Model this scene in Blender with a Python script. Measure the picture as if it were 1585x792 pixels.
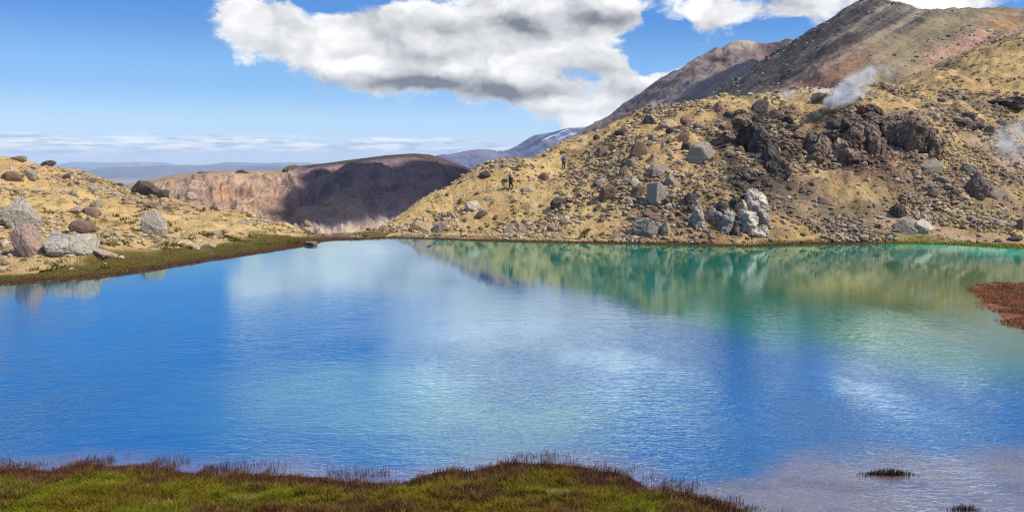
import bpy, math, random
import numpy as np
R = math.radians
rng = np.random.default_rng(7)
random.seed(7)
for o in list(bpy.data.objects):
    bpy.data.objects.remove(o)
SC = bpy.context.scene
COL = SC.collection

# ------------------------------------------------------------------ camera
F, CX, CY, HOR, CAMZ = 1244.0, 792.5, 396.0, 245.0, 8.0
PITCH = math.atan((CY - HOR) / F)
cam = bpy.data.cameras.new('camera'); camo = bpy.data.objects.new('camera', cam); COL.objects.link(camo)
cam.sensor_width = 36; cam.lens = 36 * F / 1585.0
camo.location = (0, 0, CAMZ); camo.rotation_euler = (R(90) - PITCH, 0, 0)
cam.clip_start = 0.1; cam.clip_end = 200000
SC.camera = camo

SUN_AZ, SUN_EL = R(110), R(46)          # azimuth measured from +Y clockwise (towards +X)
SUNV = np.array([math.sin(SUN_AZ) * math.cos(SUN_EL), math.cos(SUN_AZ) * math.cos(SUN_EL), math.sin(SUN_EL)])
sun = bpy.data.lights.new('sun', 'SUN'); suno = bpy.data.objects.new('sun', sun); COL.objects.link(suno)
sun.energy = 4.3; sun.angle = R(0.5); sun.color = (1.0, 0.945, 0.86)
from mathutils import Vector
suno.rotation_euler = Vector(SUNV).to_track_quat('Z', 'Y').to_euler()
SKY_STRENGTH = 0.11
SC.view_settings.view_transform = 'Standard'; SC.view_settings.look = 'None'
SC.view_settings.exposure = 0.33; SC.view_settings.gamma = 1
SC.render.engine = 'CYCLES'
cy = SC.cycles
cy.use_denoising = True; cy.filter_width = 1.15
cy.max_bounces = 6; cy.diffuse_bounces = 2; cy.glossy_bounces = 3; cy.transmission_bounces = 4
cy.volume_bounces = 1; cy.transparent_max_bounces = 8
cy.caustics_reflective = False; cy.caustics_refractive = False
cy.volume_step_rate = 2.0; cy.volume_max_steps = 96

# ------------------------------------------------------------------ node helpers
class E:
    """one scalar socket of a node tree, with arithmetic"""
    def __init__(s, nt, v): s.nt = nt; s.v = v
    def _m(s, op, *a, clamp=False):
        n = s.nt.nodes.new('ShaderNodeMath'); n.operation = op; n.use_clamp = clamp
        for i, x in enumerate((s,) + a):
            x = x.v if isinstance(x, E) else x
            if isinstance(x, (int, float)): n.inputs[i].default_value = x
            else: s.nt.links.new(x, n.inputs[i])
        return E(s.nt, n.outputs[0])
    def __add__(s, o): return s._m('ADD', o)
    __radd__ = __add__
    def __mul__(s, o): return s._m('MULTIPLY', o)
    __rmul__ = __mul__
    def __sub__(s, o): return s._m('SUBTRACT', o)
    def __rsub__(s, o): return (s * -1.0) + o
    def __truediv__(s, o): return s._m('DIVIDE', o)
    def __pow__(s, o): return s._m('POWER', o)
    def mx(s, o): return s._m('MAXIMUM', o)
    def mn(s, o): return s._m('MINIMUM', o)
    def cl(s): return s._m('ADD', 0.0, clamp=True)
    def exp(s): return s._m('EXPONENT')
    def ss(s, a, b):
        n = s.nt.nodes.new('ShaderNodeMapRange'); n.interpolation_type = 'SMOOTHSTEP'
        s.nt.links.new(s.v, n.inputs[0]); n.inputs[1].default_value = a; n.inputs[2].default_value = b
        return E(s.nt, n.outputs[0])

def noise(nt, vec, scale, detail=4, rough=0.5, dist=0.0, out='Fac', lac=2.0):
    n = nt.nodes.new('ShaderNodeTexNoise'); n.inputs['Scale'].default_value = scale
    n.inputs['Detail'].default_value = detail; n.inputs['Roughness'].default_value = rough
    n.inputs['Distortion'].default_value = dist; n.inputs['Lacunarity'].default_value = lac
    if vec is not None: nt.links.new(vec, n.inputs['Vector'])
    return n.outputs[0] if out == 'Fac' else n.outputs[1]
def combine(nt, x, y, z=0.0):
    n = nt.nodes.new('ShaderNodeCombineXYZ')
    for i, a in enumerate((x, y, z)):
        a = a.v if isinstance(a, E) else a
        if isinstance(a, (int, float)): n.inputs[i].default_value = a
        else: nt.links.new(a, n.inputs[i])
    return n.outputs[0]
def mixc(nt, f, a, b, mode='MIX'):
    n = nt.nodes.new('ShaderNodeMix'); n.data_type = 'RGBA'; n.blend_type = mode
    for i, x in ((0, f), (6, a), (7, b)):
        x = x.v if isinstance(x, E) else x
        if isinstance(x, (int, float)): n.inputs[i].default_value = x
        elif isinstance(x, tuple): n.inputs[i].default_value = (*x[:3], 1)
        else: nt.links.new(x, n.inputs[i])
    return n.outputs[2]
def mapping(nt, vec, scale=(1, 1, 1), rot=(0, 0, 0), loc=(0, 0, 0)):
    n = nt.nodes.new('ShaderNodeMapping'); nt.links.new(vec, n.inputs[0])
    n.inputs['Scale'].default_value = scale; n.inputs['Rotation'].default_value = rot; n.inputs['Location'].default_value = loc
    return n.outputs[0]

# ------------------------------------------------------------------ world: Nishita sky and clouds as directions
W = bpy.data.worlds.new('World'); SC.world = W; W.use_nodes = True
nt = W.node_tree; nt.nodes.clear()
sky = nt.nodes.new('ShaderNodeTexSky'); sky.sky_type = 'NISHITA'; sky.sun_disc = False
sky.sun_elevation = SUN_EL; sky.sun_rotation = SUN_AZ
sky.altitude = 1700; sky.air_density = 1.0; sky.dust_density = 0.3; sky.ozone_density = 2.0
hs = nt.nodes.new('ShaderNodeHueSaturation'); hs.inputs['Saturation'].default_value = 1.0; hs.inputs['Value'].default_value = 1.0
nt.links.new(sky.outputs[0], hs.inputs['Color'])
tc = nt.nodes.new('ShaderNodeTexCoord')
sx = nt.nodes.new('ShaderNodeSeparateXYZ'); nt.links.new(tc.outputs['Generated'], sx.inputs[0])
dx, dy, dz = (E(nt, sx.outputs[i]) for i in range(3))
az = dx._m('ARCTAN2', dy)                     # radians, 0 straight ahead (+Y)
el = dz.mn(1.0).mx(-1.0)._m('ARCSINE')
def dir_azel(px, py):
    a = math.atan((px - CX) / F / (math.cos(PITCH) + (CY - py) / F * math.sin(PITCH)))
    d = ((px - CX) / F, math.cos(PITCH) + (CY - py) / F * math.sin(PITCH), -math.sin(PITCH) + (CY - py) / F * math.cos(PITCH))
    n = math.sqrt(sum(k * k for k in d)); return math.atan2(d[0], d[1]), math.asin(d[2] / n)
# (px, py, half width, half height, strength) of cloud masses
CL = [(385, 42, 62, 34, 1.25), (490, 62, 80, 48, 1.3), (590, 80, 90, 52, 1.3), (700, 55, 110, 60, 1.35), (760, 118, 130, 40, 1.4),
      (850, 40, 95, 70, 1.4), (905, 158, 85, 34, 1.3), (1000, 138, 75, 30, 1.25), (1060, 118, 40, 14, .8), (930, 190, 50, 16, .8), (1098, 24, 55, 34, 1.3), (965, 14, 70, 26, 1.1), (950, 95, 40, 34, 1.0),
      (1240, 14, 42, 16, .85), (1350, -12, 140, 30, 1.1), (1500, -8, 110, 20, 1.1),
      (760, -75, 190, 60, 1.15), (700, -150, 120, 45, .9), (880, -130, 70, 45, 1.05), (950, -60, 60, 60, 1.15), (1075, -70, 45, 65, 1.5), (1400, -114, 80, 40, 2.2), (1230, -75, 40, 60, 1.0), (1560, -190, 60, 40, 1.6),
      (1800, -60, 150, 45, 1.1), (-250, 60, 160, 36, 1.0), (-160, -160, 200, 60, .8)]
HOLES = [(874, 110, 20, 11, .95), (905, 122, 26, 13, .95), (1015, 62, 40, 26, 1.2), (1000, 96, 40, 16, .9), (1010, 30, 14, 20, .6), (640, -10, 70, 12, .8), (465, 0, 60, 10, .8)]
wv = combine(nt, az, el * 1.5, 0.0)
warp = noise(nt, wv, 11.0, 5, 0.6, out='Color')
sub = nt.nodes.new('ShaderNodeVectorMath'); sub.operation = 'MULTIPLY_ADD'
nt.links.new(warp, sub.inputs[0]); sub.inputs[1].default_value = (.09, .06, 0); sub.inputs[2].default_value = (-.045, -.03, 0)
def vadd(a, b):
    n = nt.nodes.new('ShaderNodeVectorMath'); n.operation = 'ADD'
    nt.links.new(a, n.inputs[0])
    if isinstance(b, tuple): n.inputs[1].default_value = b
    else: nt.links.new(b, n.inputs[1])
    return n.outputs[0]
wv2 = vadd(wv, sub.outputs[0])
n0 = E(nt, noise(nt, wv2, 13.0, 10, 0.64))
n1 = E(nt, noise(nt, vadd(wv2, (0.016, 0.026, 0)), 11.0, 3.5, 0.5))
n2 = E(nt, noise(nt, wv2, 11.0, 3.5, 0.5))
nb = E(nt, noise(nt, wv2, 7.0, 2, 0.5))
ww = nt.nodes.new('ShaderNodeSeparateXYZ'); nt.links.new(wv2, ww.inputs[0])
wa, we = E(nt, ww.outputs[0]), E(nt, ww.outputs[1])      # el * 1.5
def blob(c):
    a, e = dir_azel(c[0], c[1]); sa = c[2] / F * math.cos(a) ** 2; se = c[3] / F * 1.5
    da = (wa - a) / sa; de = (we - e * 1.5) / se
    return (((da * da + de * de) * -0.9).exp()) * c[4]
mask = None
for c in CL: b = blob(c); mask = b if mask is None else mask + b
for c in HOLES: mask = mask - blob(c)
mask = mask + el.ss(.48, .75) * .62  # overhead cloud cover added out of view to brighten skylight in the shadows
dens = mask.mn(1.35) + (n0 - 0.5) * 3.2 - 0.50
# thin scattered band over the far horizon
hb = ((el - 0.0145) / 0.010); hbm = ((hb * hb) * -1.0).exp()
nh = E(nt, noise(nt, combine(nt, az, el * 7.0, 3.0), 16.0, 8, 0.62, 0.3))
hband = (nh + (az * -0.16) - 0.45) * hbm * 6.0
cov = dens.ss(-0.05, 0.62)
hcov = hband.ss(0.0, 0.6) * 0.9
# self shading: thick cores and undersides darker, sun side lit
lit = ((n2 - n1) * 3.6 + (n0 - n2) * 1.7 + 0.60).cl()
under = (nb - 0.36) * 2.0
def gb(px, py, w, h, s): return blob((px, py, w, h, s))
dark = gb(775, 142, 150, 17, 1.0) + gb(640, 130, 70, 12, .9) + gb(770, 40, 170, 17, .7) + gb(850, 22, 90, 12, .3) + gb(690, 88, 60, 11, .5) + gb(950, 26, 60, 12, .25) + gb(545, 82, 22, 8, .5) + gb(850, -60, 60, 60, .3) + gb(905, 108, 60, 9, .35) + gb(900, 175, 60, 7, .4) + gb(430, 70, 50, 8, .25) + gb(1100, 45, 40, 8, .3)
shade = (dark * ((n0 - .5) * 2.6 + .78).mx(0.0) + (1.0 - lit) * 0.62 + under * 0.15 - .06).cl()
ccol = mixc(nt, shade, (.86, .86, .86), (0.17, 0.185, 0.23))
gain = nt.nodes.new('ShaderNodeVectorMath'); gain.operation = 'SCALE'; nt.links.new(ccol, gain.inputs[0]); nt.links.new(((el.ss(.17, .24) * .55 + 1.0) * (1.0 / SKY_STRENGTH)).v, gain.inputs[3])
ramp = nt.nodes.new('ShaderNodeValToRGB'); cr = ramp.color_ramp; cr.interpolation = 'EASE'
stops = [(0.0, (.50, .64, .78)), (.035, (.36, .56, .80)), (.09, (.16, .39, .74)), (.17, (.045, .21, .60)), (.30, (.022, .15, .52)), (.55, (.02, .11, .45)), (1.0, (.015, .08, .35))]
while len(cr.elements) < len(stops): cr.elements.new(.5)
for e_, (p_, c_) in zip(cr.elements, stops): e_.position = p_; e_.color = (*c_, 1)
nt.links.new((el * 1.0).mx(0.0).v, ramp.inputs[0])
rg = nt.nodes.new('ShaderNodeVectorMath'); rg.operation = 'SCALE'; nt.links.new(ramp.outputs[0], rg.inputs[0]); rg.inputs[3].default_value = 1.0 / SKY_STRENGTH
air = mixc(nt, .82, hs.outputs[0], rg.outputs[0])
c1 = mixc(nt, cov, air, gain.outputs[0])
hc = nt.nodes.new('ShaderNodeVectorMath'); hc.operation = 'SCALE'
nt.links.new(mixc(nt, E(nt, noise(nt, combine(nt, az, el * 9.0, 7.0), 22.0, 4)).ss(.4, .65), (.86, .88, .90), (.36, .44, .60)), hc.inputs[0]); hc.inputs[3].default_value = 1.0 / SKY_STRENGTH
c2 = mixc(nt, hcov * (1.0 - cov), c1, hc.outputs[0])
bg = nt.nodes.new('ShaderNodeBackground'); bg.inputs[1].default_value = SKY_STRENGTH
nt.links.new(c2, bg.inputs[0])
wo = nt.nodes.new('ShaderNodeOutputWorld'); nt.links.new(bg.outputs[0], wo.inputs[0])
W.cycles.sampling_method = 'MANUAL'; W.cycles.sample_map_resolution = 512

# ------------------------------------------------------------------ numpy noise
_perm = np.random.default_rng(3).permutation(256); _perm = np.concatenate([_perm, _perm, _perm])
_g = np.random.default_rng(4).normal(size=(256, 3)); _g /= np.linalg.norm(_g, axis=1)[:, None]
def pnoise(x, y, z=None):
    if z is None: z = np.zeros_like(x) + 0.37
    xi, yi, zi = np.floor(x).astype(int), np.floor(y).astype(int), np.floor(z).astype(int)
    xf, yf, zf = x - xi, y - yi, z - zi
    u, v, w = (t * t * t * (t * (t * 6 - 15) + 10) for t in (xf, yf, zf))
    def g(a, b, c):
        h = _perm[(_perm[(_perm[(xi + a) & 255] + yi + b) & 255] + zi + c) & 255]
        gg = _g[h]; return gg[..., 0] * (xf - a) + gg[..., 1] * (yf - b) + gg[..., 2] * (zf - c)
    l = lambda a, b, t: a + t * (b - a)
    return l(l(l(g(0,0,0), g(1,0,0), u), l(g(0,1,0), g(1,1,0), u), v), l(l(g(0,0,1), g(1,0,1), u), l(g(0,1,1), g(1,1,1), u), v), w) * 1.6
def fbm(x, y, z=None, o=5, gain=0.5):
    s = 0; a = 1.0; f = 1.0
    for i in range(o):
        s = s + a * pnoise(x * f + 13.1 * i, y * f + 7.7 * i, None if z is None else z * f); a *= gain; f *= 2.03
    return s
def ridged(x, y, o=4):
    s = 0; a = 1.0; f = 1.0
    for i in range(o):
        s = s + a * (1 - 2 * np.abs(pnoise(x * f + 5.1 * i, y * f + 9.7 * i))); a *= 0.5; f *= 2.1
    return s
def sst(a, b, x):
    t = np.clip((x - a) / (b - a), 0, 1); return t * t * (3 - 2 * t)

# ------------------------------------------------------------------ geometry of the view
def ray(px, py):
    u = (CY - np.asarray(py, float)) / F
    d = np.stack([(np.asarray(px, float) - CX) / F, math.cos(PITCH) + u * math.sin(PITCH), -math.sin(PITCH) + u * math.cos(PITCH)], -1)
    return d
def at(px, py, Y):
    d = ray(px, py); return np.array([0, 0, CAMZ]) + d * (np.asarray(Y) / d[..., 1])[..., None]
def at0(px, py, z=0.0):
    d = ray(px, py); t = (z - CAMZ) / d[..., 2]; return np.array([0, 0, CAMZ]) + d * t[..., None]
def topx(P):
    v = P - np.array([0, 0, CAMZ]); cp, sp = math.cos(PITCH), math.sin(PITCH)
    zf = v[..., 1] * cp - v[..., 2] * sp; up = v[..., 1] * sp + v[..., 2] * cp
    return CX + F * v[..., 0] / zf, CY - F * up / zf

# ------------------------------------------------------------------ lake outline (photo pixels on the water level)
SHORE = [(-500,760),(-300,740),(-100,730),(0,734),(60,738),(120,728),(200,727),(260,735),(300,733),(340,742),(400,739),(450,749),(500,750),(560,752),(620,750),(660,742),(700,738),(740,736),(790,727),(850,722),(890,730),
 (915,750),(950,744),(985,760),(1040,764),(1100,784),(1160,804),(1230,845),(1500,900),(2100,860),(2600,700),(2500,600),(2000,560),(1700,530),(1585,509),(1548,484),(1522,458),(1514,447),(1530,440),(1585,438),(1700,438),
 (1900,437),(2000,425),(1850,405),(1585,385),(1450,377),(1300,377),(1200,380),(1150,382),(1080,380),(1000,378),(900,376),(800,374),(700,371),(640,369),(600,368),(575,370),
 (500,372),(480,378),(440,386),(330,402),(200,424),(130,432),(60,436),(0,441),(-150,452),(-400,480),(-700,560)]
sp = at0(*np.array(SHORE, float).T)[:, :2]
def smooth_poly(P, n=2):
    for _ in range(n):
        Q = np.roll(P, -1, 0); P = np.stack([P * .75 + Q * .25, P * .25 + Q * .75], 1).reshape(-1, 2)
    return P
SHP = smooth_poly(sp, 1)
def sdist(P, poly):
    """signed distance to a polygon, positive outside"""
    A = poly; B = np.roll(poly, -1, 0); out = np.full(len(P), 1e9); ins = np.zeros(len(P), bool)
    for a, b in zip(A, B):
        ab = b - a; t = np.clip(((P - a) @ ab) / (ab @ ab + 1e-12), 0, 1)
        q = P - a - t[:, None] * ab; out = np.minimum(out, (q * q).sum(1))
        c = ((a[1] > P[:, 1]) != (b[1] > P[:, 1]))
        xx = (b[0] - a[0]) * (P[:, 1] - a[1]) / (b[1] - a[1] + 1e-12) + a[0]
        ins ^= c & (P[:, 0] < xx)
    d = np.sqrt(out); return np.where(ins, -d, d)

# ------------------------------------------------------------------ near terrain control points (px, py, distance ahead)
CP = [
 # left slope
 (-500,400,62),(-500,300,85),(-500,215,110),(-250,425,58),(-250,330,74),(-250,222,104),(0,405,57.5),(0,380,62),(0,330,72),(0,280,84),(0,242,98),(100,402,60),(100,370,66),(100,320,78),(100,266,97),
 (200,396,63),(200,350,74),(200,292,96),(290,392,66),(290,350,78),(290,322,92),(400,380,72),(400,355,80),(400,338,90),(460,372,79),(460,352,87),(505,362,85),
 # saddle
 (540,364,84),(560,360,86),(600,361,86),(600,352,90),
 # right slope
 (650,352,88),(640,326,97),(700,350,87),(700,325,93),(700,300,101),(780,352,85),(780,310,91),(780,265,105),(790,294,92),(872,263,99),(850,232,110),(870,340,84),(870,300,90),
 (950,345,81),(950,300,87),(950,245,96),(900,211,112),(960,190,112),(1020,350,78),(1020,300,83.5),(1020,240,92),(1020,173,111),(1100,350,77),(1100,300,82),(1100,240,90),(1100,158,109),
 (1200,350,77),(1200,310,81),(1200,260,87),(1200,200,98),(1200,160,110),(1280,350,78),(1280,300,83),(1280,262,88),(1280,215,95),(1280,152,110),(1340,270,87),(1340,190,98),(1350,150,112),
 (1400,355,78),(1400,300,84),(1400,262,88),(1400,190,99),(1400,150,115),(1430,115,150),(1500,355,79),(1500,315,84),(1500,250,94),(1500,180,112),(1500,130,140),(1500,88,190),
 (1585,360,78),(1585,330,84),(1585,250,98),(1585,180,118),(1585,110,160),(1585,52,230),(1720,350,78),(1720,250,100),(1720,110,150),(1720,10,250),(1900,330,80),(1900,150,120),(1900,0,200),(2300,330,80),(2300,50,130),
 # right bank of reeds
 (1620,470,46.5),(1800,470,46),
]
cpw = [tuple(at(a, b, np.float64(c))) for a, b, c in CP]
# ground the photo does not show: behind the ridges, the valley beyond the saddle, and the bank under the camera
cpw += [(-90,150,-8),(-60,130,-12),(-30,118,-16),(-15,112,-22),(-8,135,-36),(10,140,-14),(30,150,0),(-120,180,-20),(45,150,6),(60,165,8),(0,200,-40),(60,240,-8),(100,280,10),(180,290,30),(-60,200,-40),(-18,97,-9),(-12,103,-18),
        (-26,103,-6),(-40,112,-4),(0,118,2),
        (0,0,6.3),(-12,0,6.2),(14,0,6.0),(-6,10,1.9),(8,10,1.8),(-10,15.5,.32),(3,15.5,.30),(-3,13.5,.6),(-40,0,5),(45,0,4.5),(-45,15,1.5),(60,10,2),(-90,30,6),(-90,50,8),(110,45,6),(120,20,6)]
cpw = np.array(cpw)
def tps_fit(P, z, lam=0.02):
    n = len(P); D = np.linalg.norm(P[:, None] - P[None], axis=2)
    K = D * D * np.log(D + 1e-9) + lam * n * np.eye(n); A = np.zeros((n + 3, n + 3)); A[:n, :n] = K
    Q = np.c_[np.ones(n), P]; A[:n, n:] = Q; A[n:, :n] = Q.T
    return np.linalg.solve(A, np.r_[z, 0, 0, 0])
_S = 50.0
_w = tps_fit(cpw[:, :2] / _S, cpw[:, 2], 0.00002)
def tps(x, y):
    P = np.stack([x, y], -1) / _S; out = np.empty(len(P)); Q = cpw[:, :2] / _S
    for i in range(0, len(P), 40000):
        p = P[i:i+40000]; D = np.linalg.norm(p[:, None] - Q[None], axis=2)
        out[i:i+40000] = (D * D * np.log(D + 1e-9)) @ _w[:-3] + _w[-3] + p @ _w[-2:]
    return out
POND = [(at0(860, 762)[:2], 0.45, 0.20), (at0(262, 781)[:2], .26, .16), (at0(385, 771)[:2], .38, .17), (at0(475, 775)[:2], .2, .13)]
def height(x, y):
    x = np.asarray(x, float); y = np.asarray(y, float)
    d = sdist(np.stack([x, y], -1), SHP)
    near = y < 30
    jit = fbm(x * .6, y * .6, o=3) * np.where(near, .35, .35); d2 = d + jit
    t = tps(x, y)
    wet = sst(0, np.where(near, 1.6, np.where(x < -12, 5, 2.2)), d2)
    land = np.where(d2 > 0, .04 + .10 * sst(0, 3, d2), .04 + np.maximum(d2 * .12, -1.5) )
    beyond = (y > 80) & (d2 > 0)
    amp = sst(1.0, 9, d2) * np.where(near, .12, 1.0)
    rs_ = sst(5, 30, x) * (y > 60)
    rough = fbm(x * .09, y * .09, o=6, gain=.54) * (.9 + .3 * rs_) + (np.abs(fbm(x * .35 + 9, y * .35, o=3))) * (.35 + .35 * rs_) - .15
    rough = rough + ridged(x * .45, y * .3, 3) * .16 * rs_
    # gullies running down the right slope
    g = ridged(x * .10 + y * .045, y * .012 + x * .01, 3) * .30 * sst(20, 45, x) * (y > 60)
    lvl = np.where(beyond, t, np.maximum(t, .12))
    z = land * (1 - wet) + lvl * wet + (rough + g) * amp
    z = np.where((d2 > 0) & ~beyond, np.maximum(z, .03), z)
    for c, r, q in POND:
        k = np.exp(-(((x - c[0]) / r) ** 2 + ((y - c[1]) / q) ** 2)); z = np.where(near, z - k * (.10 + np.maximum(z, 0)), z)
    return z, d

def hits(pxs, pys, y0=30.0, y1=260.0, step=.2):
    """where the sight lines through photo pixels meet the near terrain"""
    out = []
    Y = np.arange(y0, y1, step)
    for a, b in zip(pxs, pys):
        d = ray(a, b); P = np.array([0, 0, CAMZ]) + d * (Y / d[1])[:, None]
        out.append(P)
    A = np.concatenate(out); z, _ = height(A[:, 0], A[:, 1]); res = []
    n = len(Y)
    for i in range(len(out)):
        below = z[i*n:(i+1)*n] > A[i*n:(i+1)*n, 2]
        k = int(np.argmax(below)) if below.any() else -1
        res.append(out[i][k] if k >= 0 else None)
    return res

# ------------------------------------------------------------------ mesh helpers
def mesh_np(name, V, Fc, mat=None, smooth=True, col=None, link=True):
    """V n*3, Fc m*k (all faces the same size)"""
    me = bpy.data.meshes.new(name); V = np.ascontiguousarray(V, np.float32); Fc = np.ascontiguousarray(Fc, np.int32)
    k = Fc.shape[1]; me.vertices.add(len(V)); me.vertices.foreach_set('co', V.ravel())
    me.loops.add(Fc.size); me.loops.foreach_set('vertex_index', Fc.ravel())
    me.polygons.add(len(Fc)); me.polygons.foreach_set('loop_start', np.arange(0, Fc.size, k, dtype=np.int32))
    try: me.polygons.foreach_set('loop_total', np.full(len(Fc), k, np.int32))
    except Exception: pass
    me.polygons.foreach_set('use_smooth', np.full(len(Fc), smooth))
    if col is not None:
        a = me.color_attributes.new('Col', 'FLOAT_COLOR', 'POINT')
        c = np.ones((len(V), 4), np.float32); c[:, :3] = col; a.data.foreach_set('color', c.ravel())
    me.update(); me.validate()
    if mat: me.materials.append(mat)
    if not link: return me
    o = bpy.data.objects.new(name, me); COL.objects.link(o); return o
def grid_faces(nu, nv, keep=None):
    i = np.arange(nu * nv).reshape(nu, nv)
    f = np.stack([i[:-1, :-1], i[1:, :-1], i[1:, 1:], i[:-1, 1:]], -1).reshape(-1, 4)
    return f if keep is None else f[keep]
def tag(o, label=None, cat=None, kind=None, group=None):
    if label: o['label'] = label
    if cat: o['category'] = cat
    if kind: o['kind'] = kind
    if group: o['group'] = group
    return o
def material(name):
    m = bpy.data.materials.new(name); m.use_nodes = True
    n = m.node_tree; b = n.nodes['Principled BSDF']; b.inputs['Roughness'].default_value = .9
    b.inputs['Specular IOR Level'].default_value = .15
    return m, n, b
def bump(n, b, h, dist, strength=1.0, prev=None):
    bm = n.nodes.new('ShaderNodeBump'); bm.inputs['Strength'].default_value = strength; bm.inputs['Distance'].default_value = dist
    n.links.new(h.v if isinstance(h, E) else h, bm.inputs['Height'])
    if prev is not None: n.links.new(prev, bm.inputs['Normal'])
    if b is not None: n.links.new(bm.outputs[0], b.inputs['Normal'])
    return bm.outputs[0]
def attr(n, name='Col'):
    a = n.nodes.new('ShaderNodeAttribute'); a.attribute_name = name; return a.outputs['Color']
def objco(n):
    t = n.nodes.new('ShaderNodeTexCoord'); return t.outputs['Object']

# ground: zone colour from the mesh, gravel and stones from noise
M_GROUND, n, b = material('volcanic_soil')
oc = objco(n)
col = attr(n)
big = E(n, noise(n, oc, .35, 6, .6))
col = mixc(n, big.ss(.35, .7) * .55, col, mixc(n, 1.0, col, (.62, .52, .45), 'MULTIPLY'))
v = n.nodes.new('ShaderNodeTexVoronoi'); v.inputs['Scale'].default_value = 3.6; n.links.new(oc, v.inputs['Vector']); v.inputs['Randomness'].default_value = 1
vs = n.nodes.new('ShaderNodeSeparateColor'); n.links.new(v.outputs['Color'], vs.inputs[0])
peb = E(n, vs.outputs[0])
dist = E(n, v.outputs['Distance'])
mask = noise(n, oc, .22, 4, .6)
stone = peb.ss(.60, .64) * (1.0 - dist.ss(.30, .42)) * (E(n, mask).ss(.42, .55))
# flat strips (grass) carry no stones: they are told by the green share of their colour
sc_ = n.nodes.new('ShaderNodeSeparateColor'); n.links.new(attr(n), sc_.inputs[0])
dry = (E(n, sc_.outputs[0]) - E(n, sc_.outputs[1])).ss(.02, .06)
stone = stone * dry
col = mixc(n, stone * .8, col, mixc(n, E(n, vs.outputs[1]), (.16, .13, .11), (.50, .46, .38)))
fine = E(n, noise(n, oc, 9, 5, .7))
col = mixc(n, .8, col, mixc(n, fine.ss(.3, .7), (.62, .60, .58), (1.3, 1.27, 1.22)), 'MULTIPLY')
n.links.new(col, b.inputs['Base Color'])
hgt = fine * .35 + stone * .55 + E(n, noise(n, oc, 2.2, 5, .65)) * .9
bump(n, b, hgt, .30, .9)

# ------------------------------------------------------------------ near terrain mesh
NU, NV = 880, 760
azs = np.linspace(R(-48), R(50), NU)
rs = np.concatenate([np.geomspace(3.0, 24, 120)[:-1], np.geomspace(24, 66, 140)[:-1], np.linspace(66, 125, 380)[:-1], np.geomspace(125, 330, NV - 377 - 260 + 3 - 1 + 0)])[:]
NV = len(rs)
AA, RR = np.meshgrid(azs, rs, indexing='ij')
X = (np.tan(AA) * 1.0 * RR * np.cos(AA * .0)).ravel(); Yv = RR.ravel()
Z, D = height(X, Yv)
PX, PY = topx(np.stack([X, Yv, Z], -1))
OCH = np.array([.55, .39, .165])
def blend(c, m, t): return c * (1 - m[:, None]) + np.array(t) * m[:, None]
def zone(X, Yv, Z, D):
    c = np.tile(OCH, (len(X), 1))
    f1 = fbm(X * .05, Yv * .05, o=5); f2 = fbm(X * .25 + 40, Yv * .25, o=4); f3 = fbm(X * .8, Yv * .8 + 9, o=3)
    c = blend(c, np.clip(sst(.05, .7, f1) * .7, 0, 1), (.40, .26, .13))
    c = blend(c, np.clip(sst(.1, .6, f2) * .6, 0, 1), (.56, .41, .20))
    px, py = topx(np.stack([X, Yv, Z], -1))
    # darker lava gravel on the right slope: bands going down to the right
    band = sst(.10, .5, fbm(X * .16 + Yv * .1, Yv * .03 + 4, o=4)) * sst(25, 36, X) * (Yv > 60) * (1 - sst(112, 135, Yv))
    c = blend(c, band * .75, (.19, .13, .095))
    dk = sst(.15, .5, fbm(X * .35 + 7, Yv * .35, o=5)) * sst(0, 12, X) * (Yv > 60); c = blend(c, dk * .55, (.22, .155, .10))
    # dark scree tongue
    for a, bpy_, r, t, s in ZB:
        q = np.exp(-(((X - a) ** 2 + (Yv - bpy_) ** 2) / r ** 2) ** 1.5)
        c = blend(c, np.clip(q * s + q * s * f2 * .9, 0, 1), t)
    moss = sst(.25, .55, f3 + f1 * .3) * sst(.9, 3, D) * (1 - sst(2, 7, Z)) * (Yv > 35)
    c = blend(c, moss * np.where(X < 0, .75, .6), (.14, .125, .02))
    high = sst(118, 150, Yv) * sst(.0, .4, f2 + .1)
    c = blend(c, high * .6, (.21, .17, .07))
    # grassy flat at the water
    left = (X < -13) & (Yv > 40)
    flat = np.where(left, 1 - sst(4.6, 6.6, D + f2 * 2.2), np.where(Yv > 60, 1 - sst(.5, 1.1, D + f2 * .3), 1.0 * (Yv < 60)))
    c = blend(c, flat * (D > -4), (.135, .105, .024))
    rim = np.where(left, 1 - sst(.6, 2.0, D + f2 * .7), np.where(Yv > 60, 1 - sst(.25, .8, D), 1 - sst(.1, .7, D + f3 * .4)))
    c = blend(c, rim * .85, (.095, .045, .018))
    bank = ((Yv > 33) & (Yv < 60) & (X > 18)).astype(float) * (D > -1); c = blend(c, bank * .95, (.26, .10, .045))
    tan = ((X > 36) & (Yv > 60)) * (1 - sst(4.0, 5.5, D + f2 * 1.5)) * sst(1.8, 2.4, D)
    c = blend(c, np.clip(tan * 1.0, 0, 1), (.46, .32, .20))
    grn = ((X > 30) & (Yv > 60)) * (1 - sst(1.7, 2.4, D + f3 * .4)) * sst(-.6, -.1, D) * sst(33, 46, X + f2 * 5) * .85; c = blend(c, grn, (.19, .22, .015))
    near = (Yv < 30) * 1.0
    c = blend(c, near, (.13, .115, .006)); c = blend(c, near * sst(.1, .5, f3) * .7, (.15, .085, .01)); c = blend(c, near * (1 - sst(-.1, .35, D + f3 * .2)), (.075, .035, .022))
    c = blend(c, (Z < -.01) * 1.0, (.25, .17, .12))
    return np.clip(c, 0.004, .9)
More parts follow.
